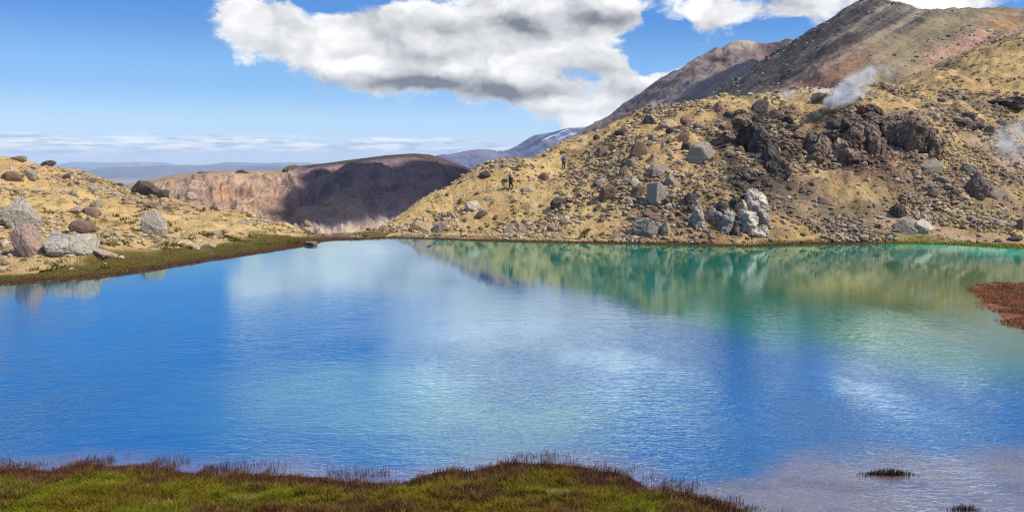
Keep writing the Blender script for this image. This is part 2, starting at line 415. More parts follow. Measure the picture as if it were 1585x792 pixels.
zb = [(1165, 190, 4.0, (.065, .052, .046), 1.6), (1150, 235, 3.8, (.085, .06, .047), 1.5), (1175, 280, 3.6, (.06, .048, .044), 1.6), (1180, 235, 3.6, (.06, .05, .045), 1.6), (1140, 200, 3, (.08, .06, .05), 1.4), (1205, 225, 2.6, (.07, .055, .05), 1.1), (1125, 215, 2.0, (.19, .11, .07), 1.0),
      (1235, 215, 3.0, (.16, .10, .07), .9), (1290, 195, 3.2, (.15, .10, .075), .9), (1350, 190, 4, (.15, .10, .075), 1.0), (1410, 190, 3.5, (.17, .12, .09), .8), (1360, 265, 4.0, (.20, .10, .065), .9), (1300, 240, 4.0, (.15, .105, .08), .9),
      (1240, 315, 4.0, (.21, .15, .115), .8), (1330, 320, 4.0, (.26, .18, .11), .5), (1400, 290, 3.5, (.2, .13, .09), .7), (1440, 300, 3, (.18, .14, .11), .8), (1390, 335, 3.2, (.22, .17, .13), .8), (1300, 350, 3, (.2, .15, .12), .8),
      (1510, 290, 2.5, (.13, .09, .085), .9), (1560, 230, 4.5, (.42, .36, .30), .8), (1540, 300, 3.5, (.26, .21, .17), .7), (1570, 270, 3, (.2, .16, .13), .7), (1075, 330, 2.2, (.17, .12, .08), .8), (1010, 340, 2.5, (.2, .15, .10), .6),
      (1300, 145, 4, (.55, .50, .44), .9), (1530, 170, 7, (.2, .16, .10), .7), (1480, 190, 4, (.22, .17, .12), .6), (1100, 190, 2.5, (.47, .30, .13), .6)]
zh = hits([z[0] for z in zb], [z[1] for z in zb])
ZB = [(h[0], h[1], z[2], z[3], z[4]) for z, h in zip(zb, zh) if h is not None]
C = zone(X, Yv, Z, D)
ter = mesh_np('ground', np.stack([X, Yv, Z], -1), grid_faces(NU, NV), M_GROUND, True, C)
tag(ter, kind='structure')

# ------------------------------------------------------------------ lake water
M_WATER, n, b = material('lake_water')
n.nodes.remove(b)
oc = objco(n)
wcol = attr(n)
gl = n.nodes.new('ShaderNodeBsdfGlossy'); gl.inputs['Roughness'].default_value = .02; gl.inputs['Color'].default_value = (.80, .97, 1, 1)
df = n.nodes.new('ShaderNodeBsdfDiffuse'); n.links.new(wcol, df.inputs['Color'])
wn0 = E(n, noise(n, mapping(n, oc, (1.6, 3.4, 1), rot=(0, 0, .30)), 4.0, 2, .5, .6))
wn1 = E(n, noise(n, mapping(n, oc, (1.3, 3.0, 1), rot=(0, 0, .18)), 1.7, 3, .55, .5))
wn2 = E(n, noise(n, mapping(n, oc, (1.0, 2.2, 1), rot=(0, 0, -.35)), .7, 2, .5, .3))
patch = E(n, noise(n, mapping(n, oc, (1, .6, 1)), .10, 4, .55)).ss(.36, .64)
patch2 = E(n, noise(n, mapping(n, oc, (1, .5, 1), loc=(7, 3, 0)), .22, 3, .5)).ss(.38, .62)
sy = n.nodes.new('ShaderNodeSeparateXYZ'); n.links.new(oc, sy.inputs[0])
nearf = 1.0 - E(n, sy.outputs[1]).ss(20.0, 52.0) * .92
nearf = nearf + (1.0 - E(n, sy.outputs[1]).ss(17.0, 30.0)) * .7
hw = (wn0 * .020 * (patch2 + .3) + wn1 * .050 * (patch + .30) + wn2 * .035) * nearf
nrm = bump(n, None, hw, 1.0, .50)
n.links.new(nrm, gl.inputs['Normal'])
fr = n.nodes.new('ShaderNodeFresnel'); fr.inputs[0].default_value = 1.45; n.links.new(nrm, fr.inputs['Normal'])
mx = n.nodes.new('ShaderNodeMixShader'); n.links.new((E(n, fr.outputs[0]) * .62 + .33).v, mx.inputs[0]); n.links.new(df.outputs[0], mx.inputs[1]); n.links.new(gl.outputs[0], mx.inputs[2])
n.links.new(mx.outputs[0], n.nodes['Material Output'].inputs[0])
nu, nv = 420, 420
azw = np.linspace(R(-52), R(54), nu); rw = np.geomspace(9, 92, nv)
A2, R2 = np.meshgrid(azw, rw, indexing='ij'); xw = (np.tan(A2) * R2).ravel(); yw = R2.ravel()
dw = sdist(np.stack([xw, yw], -1), SHP)
fi = grid_faces(nu, nv); keep = (dw[fi].max(1) < 2.2) & ~((yw[fi].min(1) > 82.5))
def wcolour(x, y, d):
    f = fbm(x * .05, y * .05 + 3, o=4); f2 = fbm(x * .3, y * .3, o=4)
    c = np.tile(np.array([.001, .090, .245]), (len(x), 1))
    px, py = topx(np.stack([x, y, x * 0], -1))
    em = sst(-5, 6, y + f * 4 + f2 * 1.5 - np.interp(x, [-30, -9, 0, 7, 11, 18.5, 40], [95, 76, 55, 42, 34, 28, 24]))  # emerald water; its reach also puts the hill's green reflection into the colour
    c = blend(c, em, (.003, .17, .10))
    c = blend(c, em * sst(30, 45, x + f * 5) * sst(58, 66, y + f * 3), (.03, .58, .41))
    c = blend(c, .8 * sst(12, 24, x + f * 5) * (1 - sst(50, 62, y + f * 4)) * sst(26, 38, y + f * 3), (.20, .22, .05))  # golden-brown reflection of the right slopes painted into the water colour
    # pale shoals near the grassy bank
    sh = np.exp(-(((x + 1.0) / 5.5) ** 2 + ((y - 24.5) / 3.6) ** 2)) + .7 * np.exp(-(((x + 6) / 4) ** 2 + ((y - 27) / 4) ** 2))
    c = blend(c, np.clip(sh * (.75 + f2 * .5), 0, .7), (.16, .33, .31))
    # shallow brown bed at the lower right and along the shores
    br = sst(3.6, 6.6, x + f2 * 2.0 - (y - 19.5) * 1.25) * (1 - sst(20.0, 22.4, y + f2 * .7 - (x - 8) * .06)) * (y < 30)
    c = blend(c, br * .85, (.24, .175, .115)); c = blend(c, br * sst(.0, .5, fbm(x * .9, y * 1.6, o=5)) * .6, (.12, .075, .05))
    edge = (1 - sst(.2, 1.8, -d + f2 * .6)) * (y < 30) * (x < 4)
    c = blend(c, edge * .75, (.20, .15, .16))
    edge = (1 - sst(.1, 1.3, -d + f2 * .3)) * (y > 30)
    c = blend(c, edge * .6, (.12, .10, .04)); c = blend(c, (1 - sst(1, 9, -d + f2 * 2)) * (x < -14) * (y > 35) * .8, (.035, .085, .055))  # wide left strip: the left slope's dark green reflection painted in
    return c
wat = mesh_np('lake_water', np.stack([xw, yw, xw * 0], -1), grid_faces(nu, nv, keep), M_WATER, True, wcolour(xw, yw, dw))
tag(wat, kind='structure')

# ------------------------------------------------------------------ far ranges: skyline, foot and gullied slopes
M_RANGE, n, b = material('far_slope')
oc = objco(n); col = attr(n)
nn = E(n, noise(n, oc, .05, 8, .65)); n2_ = E(n, noise(n, oc, .8, 6, .7))
col = mixc(n, .75, col, mixc(n, nn.ss(.3, .7), (.65, .64, .64), (1.25, 1.24, 1.22)), 'MULTIPLY')
col = mixc(n, .7, col, mixc(n, n2_.ss(.3, .7), (.7, .7, .7), (1.25, 1.25, 1.25)), 'MULTIPLY')
n.links.new(col, b.inputs['Base Color'])
bump(n, b, nn * 4.0 + n2_ * .8, 1.0, .8)

def range_patch(name, sky, foot, back, nu, nv, relief, colour, seed=0, prof=1.0, mat=None):
    """sky / foot: (px, py, Y) along the photo's skyline and along the base"""
    s = np.array(sky, float); f = np.array(foot, float); px = np.linspace(s[0, 0], s[-1, 0], nu)
    S = at(px, np.interp(px, s[:, 0], s[:, 1]), np.interp(px, s[:, 0], s[:, 2]))
    G = at(px, np.interp(px, f[:, 0], f[:, 1]), np.interp(px, f[:, 0], f[:, 2]))
    t = np.linspace(0, 1, nv); tb = np.linspace(0, 1, nv // 3 + 1)[1:]
    Bk = S + (S - np.array([0, 0, CAMZ])) * back; Bk[:, 2] = G[:, 2] - 10
    tz = t[None, :, None] ** prof
    P = G[:, None] * (1 - t[None, :, None]) + S[:, None] * t[None, :, None]
    P[..., 2] = (G[:, None, 2] * (1 - tz[..., 0]) + S[:, None, 2] * tz[..., 0])
    Q = S[:, None] * (1 - tb[None, :, None]) + Bk[:, None] * tb[None, :, None]
    P = np.concatenate([P, Q], 1); nvv = P.shape[1]
    T = np.concatenate([t, 1 + tb])[None, :].repeat(nu, 0).ravel(); PXs = px[:, None].repeat(nvv, 1).ravel()
    V = P.reshape(-1, 3); X, Y = V[:, 0], V[:, 1]
    h, c = relief(X, Y, V[:, 2], T, PXs, seed), None
    V = V.copy(); V[:, 2] += h * np.minimum(1, sst(0, .08, T))
    c = colour(V[:, 0], V[:, 1], V[:, 2], T, PXs)
    o = mesh_np(name, V, grid_faces(nu, nvv), mat or M_RANGE, True, np.clip(c, .003, .9)); tag(o, kind='structure'); return o

# crater hill across the valley, 600 m away
def rel_mid(X, Y, Z, T, px, s):
    k = 1 - .93 * sst(.86, 1.0, T)
    k = 1 - .985 * sst(.72, .98, T)
    return (ridged(px * .016 + T * .5, T * 1.3 + 3, 5) * 4.5 + fbm(X * .03, Y * .03, o=6, gain=.6) * 6 - 3) * k * .8
def col_mid(X, Y, Z, T, px):
    f = fbm(X * .02, Y * .02, Z * .03, o=6); f2 = fbm(px * .05, T * 2.2, o=4)
    c = np.tile(np.array([.36, .24, .17]), (len(X), 1))
    c = blend(c, sst(-.1, .5, f2) * .7, (.52, .30, .16)); c = blend(c, sst(.1, .5, f) * .55, (.52, .38, .24)); c = blend(c, sst(.1, .4, fbm(X * .06, Y * .06, Z * .09, o=5)) * .6, (.26, .16, .11))
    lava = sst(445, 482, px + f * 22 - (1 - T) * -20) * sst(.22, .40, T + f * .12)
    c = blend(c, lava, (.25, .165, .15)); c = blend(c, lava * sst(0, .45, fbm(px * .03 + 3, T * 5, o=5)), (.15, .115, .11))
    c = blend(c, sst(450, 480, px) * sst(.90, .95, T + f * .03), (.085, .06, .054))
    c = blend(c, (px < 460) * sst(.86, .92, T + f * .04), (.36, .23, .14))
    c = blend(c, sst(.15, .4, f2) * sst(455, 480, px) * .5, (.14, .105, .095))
    c = blend(c, sst(640, 700, px) * .4, (.12, .09, .08)); px_, py_ = topx(np.stack([X, Y, Z], -1)); sc = sst(326, 342, py_ + f * 14) * sst(470, 500, px) * (1 - sst(640, 665, px)); c = blend(c, sc, (.46, .35, .26)); c = blend(c, sc * sst(0, .3, fbm(px * .08, T, o=4)) * .6, (.30, .21, .17))
    return c
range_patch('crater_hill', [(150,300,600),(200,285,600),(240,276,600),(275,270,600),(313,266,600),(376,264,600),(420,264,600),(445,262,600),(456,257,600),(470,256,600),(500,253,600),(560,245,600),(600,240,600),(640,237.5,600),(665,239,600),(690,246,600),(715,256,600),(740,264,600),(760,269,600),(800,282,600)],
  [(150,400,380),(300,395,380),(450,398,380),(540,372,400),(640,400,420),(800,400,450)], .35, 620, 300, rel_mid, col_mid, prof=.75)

# big scoria ridge at the right, 400 m away
def rel_ridge(X, Y, Z, T, px, s):
    k = 1 - .97 * sst(.93, 1.0, T)
    return (ridged(px * .006 + T * 1.2, T * .8, 5) * 1.3 + fbm(X * .03, Y * .03, o=6, gain=.55) * 3.0 + fbm(X*.3, Y*.3, o=3) * .35) * k
def col_ridge(X, Y, Z, T, px):
    px_, py_ = topx(np.stack([X, Y, Z], -1))
    q = (px - 1090) * .53 - (165 - py_) * .85           # across the diagonal streaks
    l = (px - 1090) * .85 + (165 - py_) * .53
    f = fbm(q * .05, l * .004 + 2, o=7, gain=.72); f2 = fbm(q * .012 + 5, l * .002, o=4); f3 = fbm(X * .08, Y * .08, o=4)
    c = np.tile(np.array([.145, .122, .102]), (len(X), 1))
    c = blend(c, sst(-.1, .35, f) * .85, (.065, .058, .056)); c = blend(c, sst(.2, .6, -f) * .7, (.34, .27, .19))
    c = blend(c, sst(.2, .5, f2) * .6, (.30, .23, .14))
    red = np.exp(-((q - 62 - f3 * 10) / 20) ** 2) * sst(30, 90, l) * (1 - sst(210, 330, l)) * (.75 + f * .5)
    c = blend(c, np.clip(red, 0, 1) * .7, (.30, .14, .085))
    redtop = (1 - sst(.008, .03, np.abs(T - .985))) * sst(1235, 1270, px) * (1 - sst(1345, 1365, px)); c = blend(c, redtop * .8, (.26, .09, .045))
    rim = (T > .955) * (1 - sst(1225, 1245, px)) * sst(-.3, .2, f3); c = blend(c, rim * .7, (.44, .39, .32))
    c = blend(c, sst(1330, 1420, px) * sst(.15, .5, f2 + f3 * .3) * .55, (.25, .21, .11))
    pk = np.exp(-((px - 1490 + (py_ - 70) * 1.2) / 30) ** 2 - ((py_ - 75 + (px - 1480) * .25) / 28) ** 2); c = blend(c, np.clip(pk * (1.4 + f3 * .8), 0, 1) * .9, (.48, .29, .20))
    og = np.exp(-((px - 1560) / 36) ** 2 - ((py_ - 38) / 12) ** 2); c = blend(c, np.clip(og * (1 + f3), 0, 1) * .8, (.38, .23, .10))
    return c
range_patch('scoria_ridge', [(960,215,430),(1040,180,430),(1088,158,425),(1120,133,420),(1160,110,415),(1200,86,410),(1230,66,405),(1265,43,400),(1300,19,400),(1330,5,400),(1352,-1,400),(1372,0,400),(1395,8,400),(1420,16,400),(1440,17,400),(1460,18.5,400),(1500,16,400),(1545,12,400),(1585,14,400),(1700,-10,400),(1900,-60,380),(2400,-60,330)],
  [(960,262,170),(1090,215,170),(1300,205,170),(1450,150,230),(1585,100,290),(1900,50,290),(2400,100,230)], .3, 720, 300, rel_ridge, col_ridge, prof=1.0)

# the volcano behind, 1.5 km away
def rel_vol(X, Y, Z, T, px, s):
    k = 1 - .97 * sst(.94, 1.0, T)
    return (ridged(px * .012 + T * 2.6, T * .8 + 4, 5) * 6 + fbm(X * .01, Y * .01, o=6, gain=.6) * 9) * k
def col_vol(X, Y, Z, T, px):
    px_, py_ = topx(np.stack([X, Y, Z], -1)); q = (px - 900) * .53 - (215 - py_) * .85; l = (px - 900) * .85 + (215 - py_) * .53
    f = fbm(q * .04, l * .006 + 2, o=6, gain=.6); f2 = fbm(X * .01, Y * .01, o=4)
    c = np.tile(np.array([.26, .195, .165]), (len(X), 1)); c = blend(c, sst(-.1, .45, f) * .6, (.12, .09, .08)); c = blend(c, sst(.0, .6, -f) * .6, (.36, .28, .23))
    c = blend(c, (1 - sst(.02, .10, np.abs(T - .97))) * sst(1120, 1140, px) * (1 - sst(1160, 1185, px)) * .7, (.42, .35, .24))
    c = blend(c, sst(1165, 1195, px) * sst(.6, .8, T), (.15, .085, .08)); c = blend(c, np.exp(-((px - 1115) / 12) ** 2 - ((py_ - 93) / 5) ** 2), (.03, .025, .03))
    return c
range_patch('volcano', [(780,285,1500),(840,245,1500),(880,220,1500),(920,193,1500),(960,168,1500),(1000,142,1500),(1040,116,1500),(1075,92,1500),(1098,79,1500),(1108,73,1500),(1118,74,1500),(1130,66,1500),(1142,62.5,1500),(1160,63,1500),(1185,68,1500),(1200,69,1500),(1215,65,1500),(1232,65,1500),(1260,75,1500),(1340,100,1500)],
  [(780,330,700),(1000,280,700),(1340,230,700)], .3, 480, 260, rel_vol, col_vol, prof=1.0)

# hazy high ridge with snow streaks, 6 km away
def rel_far(X, Y, Z, T, px, s):
    k = 1 - .97 * sst(.9, 1.0, T)
    return (ridged(px * .014 + T * 1.5, T * 1.0 + 7, 5) * 22 + fbm(X * .002, Y * .002, o=5) * 30) * k
def col_far(X, Y, Z, T, px):
    f = fbm(X * .0022, Y * .0022, Z * .004, o=5); c = np.tile(np.array([.115, .125, .21]), (len(X), 1))  # rock colour tinted blue to stand in for distance haze
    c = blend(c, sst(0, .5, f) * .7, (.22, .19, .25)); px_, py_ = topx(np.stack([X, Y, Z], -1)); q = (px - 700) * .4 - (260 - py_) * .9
    s = fbm(q * .10, px * .012, o=4); c = blend(c, sst(.12, .4, s) * sst(780, 830, px), (.035, .045, .075))  # dark blue shadow streaks painted into the slope colour
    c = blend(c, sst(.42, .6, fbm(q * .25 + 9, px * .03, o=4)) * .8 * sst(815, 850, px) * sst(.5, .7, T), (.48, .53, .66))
    return c
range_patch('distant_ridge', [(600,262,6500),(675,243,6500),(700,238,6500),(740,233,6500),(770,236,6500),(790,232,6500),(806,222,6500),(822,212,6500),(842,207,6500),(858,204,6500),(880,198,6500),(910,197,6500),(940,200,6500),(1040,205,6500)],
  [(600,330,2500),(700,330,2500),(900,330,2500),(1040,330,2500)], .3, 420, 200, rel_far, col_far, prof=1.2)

# lowland plain to the horizon, with low far plateaus
def lowland():
    nu, nv = 260, 240; a = np.linspace(R(-60), R(60), nu); r = np.geomspace(900, 40000, nv); A, Rr = np.meshgrid(a, r, indexing='ij')
    X = (np.tan(A) * Rr).ravel(); Y = Rr.ravel(); dist = Rr.ravel()
    Z = -520 + fbm(X * .0004, Y * .0004, o=5) * 60
    Z += 330 * sst(0, .5, fbm(X * .00012 + 2.2, Y * .00035 + 1, o=4)) * sst(9000, 15000, dist)
    f = fbm(X * .0006, Y * .0015, o=5); c = np.tile(np.array([.10, .115, .15]), (len(X), 1)); c = blend(c, sst(0, .4, f), (.045, .065, .09)); c = blend(c, sst(.3, .6, fbm(X * .0005 + 9, Y * .002, o=4)), (.33, .26, .17))  # blue of the far haze put into the plain's colours
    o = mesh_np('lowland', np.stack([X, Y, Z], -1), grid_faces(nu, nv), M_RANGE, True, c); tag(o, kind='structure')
lowland()
# valley floor joining the near slopes to the far ones
def valley():
    nu, nv = 120, 80; a = np.linspace(R(-62), R(60), nu); r = np.geomspace(130, 1500, nv); A, Rr = np.meshgrid(a, r, indexing='ij')
    X = (np.tan(A) * Rr).ravel(); Y = Rr.ravel(); Z = -55 - (Y - 130) * .2 + fbm(X * .01, Y * .01, o=4) * 6
    o = mesh_np('valley', np.stack([X, Y, Z], -1), grid_faces(nu, nv), M_RANGE, True, np.tile(np.array([.30, .22, .16]), (len(X), 1))); tag(o, kind='structure')
valley()
# ------------------------------------------------------------------ rocks
import bmesh
def ico(sub):
    bm = bmesh.new(); bmesh.ops.create_icosphere(bm, subdivisions=sub, radius=1.0)
    V = np.array([v.co[:] for v in bm.verts]); Fc = np.array([[v.index for v in f.verts] for f in bm.faces]); bm.free(); return V, Fc
ICO = {k: ico(k) for k in (1, 2, 3, 4, 5, 6)}
def rock_np(seed, sub, shape='angular', rough=1.0):
    r = np.random.default_rng(seed); V, Fc = ICO[sub]; N = V.copy(); pw = {'angular': 4.5, 'slab': 4, 'tall': 5, 'round': 2.4, 'jagged': 3}[shape]
    BX = 1 / (np.abs(N) ** pw).sum(1) ** (1 / pw)
    k = {'angular': 9, 'round': 15, 'slab': 8, 'tall': 9, 'jagged': 11}[shape]
    lo, hi = {'angular': (.62, .98), 'round': (.74, .95), 'slab': (.60, 1.0), 'tall': (.68, 1.05), 'jagged': (.50, .95)}[shape]
    n = r.normal(size=(k, 3)); n /= np.linalg.norm(n, axis=1)[:, None]; d = r.uniform(lo, hi, k)
    dots = N @ n.T; lim = np.where(dots > .05, d[None] / np.maximum(dots, .05), 9); rad = np.minimum(BX, lim.min(1))
    n = r.normal(size=(14, 3)); n /= np.linalg.norm(n, axis=1)[:, None]; dots = N @ n.T; loc = rad[np.argmax(dots, 0)]; lim = np.where(dots > .05, (loc * r.uniform(.86, .98, 14))[None] / np.maximum(dots, .05), 9); rad = np.minimum(rad, lim.min(1))
    o = r.uniform(0, 50, 3); P = N * rad[:, None]
    rad2 = fbm(P[:, 0] * 1.6 + o[0], P[:, 1] * 1.6 + o[1], P[:, 2] * 1.6 + o[2], o=3) * .035
    fine = fbm(P[:, 0] * 6 + o[1], P[:, 1] * 6 + o[2], P[:, 2] * 6, o=3) * .022
    crack = -np.clip(.09 - np.abs(pnoise(P[:, 0] * 2.2 + o[2], P[:, 1] * 2.2, P[:, 2] * 2.2 + o[0])), 0, .09) * .7
    amp = {'jagged': 1.9, 'round': .8}.get(shape, 1.0) * rough
    P = P + N * ((rad2 + fine + crack) * amp)[:, None]
    P = P - (P.max(0) + P.min(0)) / 2; P /= np.abs(P).max(0)[None]
    if shape in ('tall', 'angular', 'jagged'): tp_ = r.uniform(.05, .28); P[:, 0] = P[:, 0] * (1 - tp_ * P[:, 2]) / (1 + tp_ * .6) + r.uniform(-.2, .2) * P[:, 2]; P[:, 1] *= (1 - tp_ * P[:, 2]) / (1 + tp_ * .6)
    return P, Fc
M_ROCK, n, b = material('rock')
oi = n.nodes.new('ShaderNodeObjectInfo'); oc = n.nodes.new('ShaderNodeNewGeometry').outputs['Position']
def rock_shader(n, b, base, co, s=1.0):
    a1 = E(n, noise(n, co, 1.3 * s, 7, .65, .4)); a2 = E(n, noise(n, co, 5.0 * s, 6, .7)); a3 = E(n, noise(n, mapping(n, co, (1, 1, 2.4), rot=(.4, .3, 0)), .9 * s, 5, .6, 1.0))
    c = mixc(n, .9, base, mixc(n, a2.ss(.28, .72), (.66, .66, .67), (1.28, 1.26, 1.22)), 'MULTIPLY')
    c = mixc(n, a1.ss(.52, .72) * .55, c, mixc(n, 1.0, base, (1.25, .86, .55), 'MULTIPLY'))
    c = mixc(n, a3.ss(.55, .68) * .5, c, mixc(n, 1.0, base, (1.45, 1.42, 1.32), 'MULTIPLY'))
    v = n.nodes.new('ShaderNodeTexVoronoi'); v.feature = 'DISTANCE_TO_EDGE'; v.inputs['Scale'].default_value = 1.1 * s; n.links.new(vadd2(n, co, noise(n, co, 2 * s, 3, .6, out='Color')), v.inputs['Vector'])
    cr = 1.0 - E(n, v.outputs['Distance']).ss(.0, .05)
    n.links.new(c, b.inputs['Base Color'])
    bump(n, b, a2 * .14 + a1 * .20 - cr * .10, .30 / s, .8)
def vadd2(n, a, b_):
    m = n.nodes.new('ShaderNodeVectorMath'); m.operation = 'ADD'; n.links.new(a, m.inputs[0]); n.links.new(b_, m.inputs[1]); return m.outputs[0]
rock_shader(n, b, oi.outputs['Color'], oc)
KIND = {'grey': (.27, .235, .19), 'pale': (.42, .37, .295), 'dark': (.095, .078, .066), 'brown': (.20, .135, .095), 'stone': (.37, .335, .275), 'pink': (.36, .26, .205), 'tan': (.38, .29, .18), 'red': (.20, .075, .05), 'purple': (.15, .105, .10)}
# (px, py, width, height in photo pixels, colour, shape, what it is)
HERO = [
 (35,334,62,62,'stone','angular','large pale grey angular boulder topping the left shore pile'),
 (46,373,52,58,'pink','angular','pinkish grey boulder with tan patch in left shore pile'),
 (85,374,32,36,'stone','angular','upright grey block wedged behind the left shore pile'),
 (110,381,68,46,'stone','slab','wide grey boulder leaning at front of left shore pile'),
 (142,376,24,22,'stone','angular','small grey boulder ending the left shore pile'),
 (127,353,38,24,'brown','round','reddish brown boulder above the left shore pile'),
 (161,394,34,15,'pink','slab','flat pinkish slab beside the left grass shore'),
 (241,347,42,46,'stone','angular','lone cracked grey boulder on the lower left slope'),
 (224,294,42,30,'dark','angular','dark grey boulder on the left skyline'),
 (252,302,24,16,'dark','slab','low dark slab touching the left skyline boulder'),
 (142,330,26,18,'brown','round','rusty brown boulder mid left slope'),
 (148,317,20,13,'grey','angular','small dark grey stone above the rusty brown boulder'),
 (118,326,24,13,'pink','slab','pinkish tan stone left of the rusty brown boulder'),
 (18,274,30,18,'brown','round','rounded dark brown boulder high on left slope'),
 (47,272,28,16,'grey','slab','flat grey boulder high on left slope'),
 (103,275,14,11,'dark','angular','small dark stone near the left skyline'),
 (26,245,22,9,'grey','slab','flat grey rock on the left hill crest'),
 (75,253,20,10,'dark','jagged','pair shaped dark rock on left hill crest'),
 (230,319,20,9,'brown','slab','flat reddish slab below the left skyline boulder'),
 (263,324,22,10,'brown','slab','flat brown slab above the lone cracked boulder'),
 (143,292,14,10,'grey','round','bluish grey stone high on left slope'),
 (113,299,16,10,'grey','angular','small grey wedge stone mid left slope'),
 (297,303,16,12,'pale','slab','pale wedge rock on the left saddle crest'),
 (325,380,20,9,'grey','slab','low grey rock at the left grass edge'),
 (476,345,11,10,'pink','angular','small pinkish block on the saddle rim'),
 (481,377,20,7,'brown','slab','low brown rock at the lake outlet'),
 (732,320,24,18,'pale','angular','pale white topped boulder low on right slope'),
 (841,274,17,15,'brown','round','round brown boulder between the two walkers'),
 (757,308,15,10,'grey','angular','small grey boulder below the dark walker'),
 (751,272,20,15,'dark','angular','dark rock standing on the lower right skyline'),
 (656,352,32,20,'tan','angular','tan grey boulder at left end of far shore'),
 (681,352,21,21,'grey','angular','squat grey boulder beside left end of far shore'),
 (746,333,24,14,'dark','jagged','dark mossy rock low on right slope'),
 (790,353,16,13,'grey','angular','small grey rock on far shore below dark walker'),
 (877,339,13,10,'pale','angular','small bluish pale rock above the far shore'),
 (819,293,22,10,'tan','slab','flat tan slab between dark walker and brown boulder'),
 (864,314,26,18,'dark','jagged','dark rough rock below the round brown boulder'),
 (718,355,12,9,'pale','angular','little pale rock at the far waterline'),
 (932,235,24,19,'brown','angular','brown wedge boulder below the ridge line'),
 (1006,189,26,19,'dark','angular','dark craggy rock high on right ridge'),
 (1036,193,34,17,'tan','angular','broad tan rock high on right ridge'),
 (1063,187,20,14,'brown','round','rounded brown rock near the ridge top'),
 (962,205,20,10,'dark','slab','flat dark rock on the right ridge line'),
 (989,233,28,28,'brown','angular','dark brown split boulder on upper right slope'),
 (1011,213,18,15,'grey','angular','small grey boulder above the split brown boulder'),
 (1038,202,15,11,'dark','round','round dark stone under the broad tan rock'),
 (977,252,18,13,'grey','round','bluish grey stone below the split brown boulder'),
 (1056,214,26,19,'brown','angular','brown boulder over the big round grey boulder'),
 (1064,227,20,20,'dark','angular','dark block left of the big round grey boulder'),
 (1084,241,46,42,'grey','round','big round grey boulder on upper right slope'),
 (1018,267,34,22,'grey','angular','wide grey boulder above the grey cube boulder'),
 (1041,281,28,24,'grey','jagged','rough grey boulder up right of grey cube boulder'),
 (983,283,19,15,'pale','angular','pale grey wedge above the two middle boulders'),
 (943,300,36,29,'brown','angular','brown grey pointed boulder in mid right slope'),
 (988,300,26,28,'brown','angular','brown boulder left of the grey cube boulder'),
 (1017,302,33,40,'grey','angular','grey cube shaped boulder in mid right slope'),
 (1003,355,56,34,'grey','angular','large grey boulder on the far waterline'),
 (1031,356,16,24,'tan','tall','narrow tan rock beside large waterline boulder'),
 (1012,334,40,16,'brown','jagged','brown rubbly outcrop over the large waterline boulder'),
 (1100,333,22,26,'grey','angular','grey block right of the tall narrow rock'),
 (1070,308,26,20,'dark','jagged','dark jagged rock above the tall narrow rock'),
 (1080,196,15,10,'grey','round','small bluish stone near the ridge top'),
 (1038,240,13,13,'pink','angular','small pinkish block left of big round boulder'),
 (964,266,13,13,'brown','angular','little brown block above the pointed boulder'),
 (928,283,22,14,'grey','angular','dark grey boulder above left of pointed boulder'),
 (923,213,12,11,'dark','angular','small dark block on the right skyline'),
 (1175,166,26,24,'dark','angular','dark boulder perched on the hill top rim'),
 (1111,168,20,18,'brown','jagged','brown craggy rock on the hill top rim'),
 (1272,311,19,15,'purple','angular','purplish grey stone under the brown cliff'),
 (1293,194,28,17,'dark','angular','dark rock above the brown cliff'),
 (1267,179,20,13,'tan','angular','tan rock above the left cliff end'),
 (1221,291,15,11,'dark','angular','dark stone right of the black scree'),
 (1460,155,16,9,'grey','slab','flat grey rock high on the yellow slope'),
 (1444,180,20,9,'pale','slab','flat pale rock above the right cliff'),
 (1496,181,24,14,'dark','jagged','dark jagged rock on the yellow slope'),
 (1552,193,24,13,'grey','slab','grey slab beside the far right steam'),
 (1531,202,15,14,'dark','angular','dark block left of the far right steam'),
 (1501,227,17,15,'tan','angular','tan boulder below the yellow slope rocks'),
 (1498,261,26,14,'grey','slab','tilted grey slab above the purple crag'),
 (1438,262,36,28,'grey','round','smooth grey whaleback boulder below the cliff'),
 (1452,279,34,15,'grey','slab','flat grey slab under the whaleback boulder'),
 (1514,292,46,48,'purple','jagged','jagged dark purple crag with pinkish face'),
 (1536,301,18,18,'grey','angular','grey stone against the purple crag'),
 (1446,299,24,16,'brown','angular','brown boulder below the whaleback boulder'),
 (1400,352,38,27,'grey','angular','large dark grey boulder near right far shore'),
 (1425,351,36,24,'pale','slab','pale slab beside the large dark shore boulder'),
 (1390,329,26,28,'dark','jagged','dark jagged rock above the large shore boulder'),
 (1430,336,12,14,'pale','tall','small upright pale stone above right shore'),
 (1319,361,20,11,'dark','angular','dark low rock on right far shore'),
 (1549,347,20,13,'pale','angular','bright pale boulder near the pink beach'),
 (1552,331,30,15,'grey','jagged','grey jagged rock behind the bright pale boulder'),
 (1581,348,14,22,'brown','tall','brown block at the right frame edge'),
 (1572,370,20,9,'dark','slab','dark low rock lying on the pink beach'),
 (1365,275,15,9,'brown','slab','small brown slab below the right cliff'),
]
hb = hits([h[0] for h in HERO], [h[1] + h[3] * .42 for h in HERO])
PLACED = []
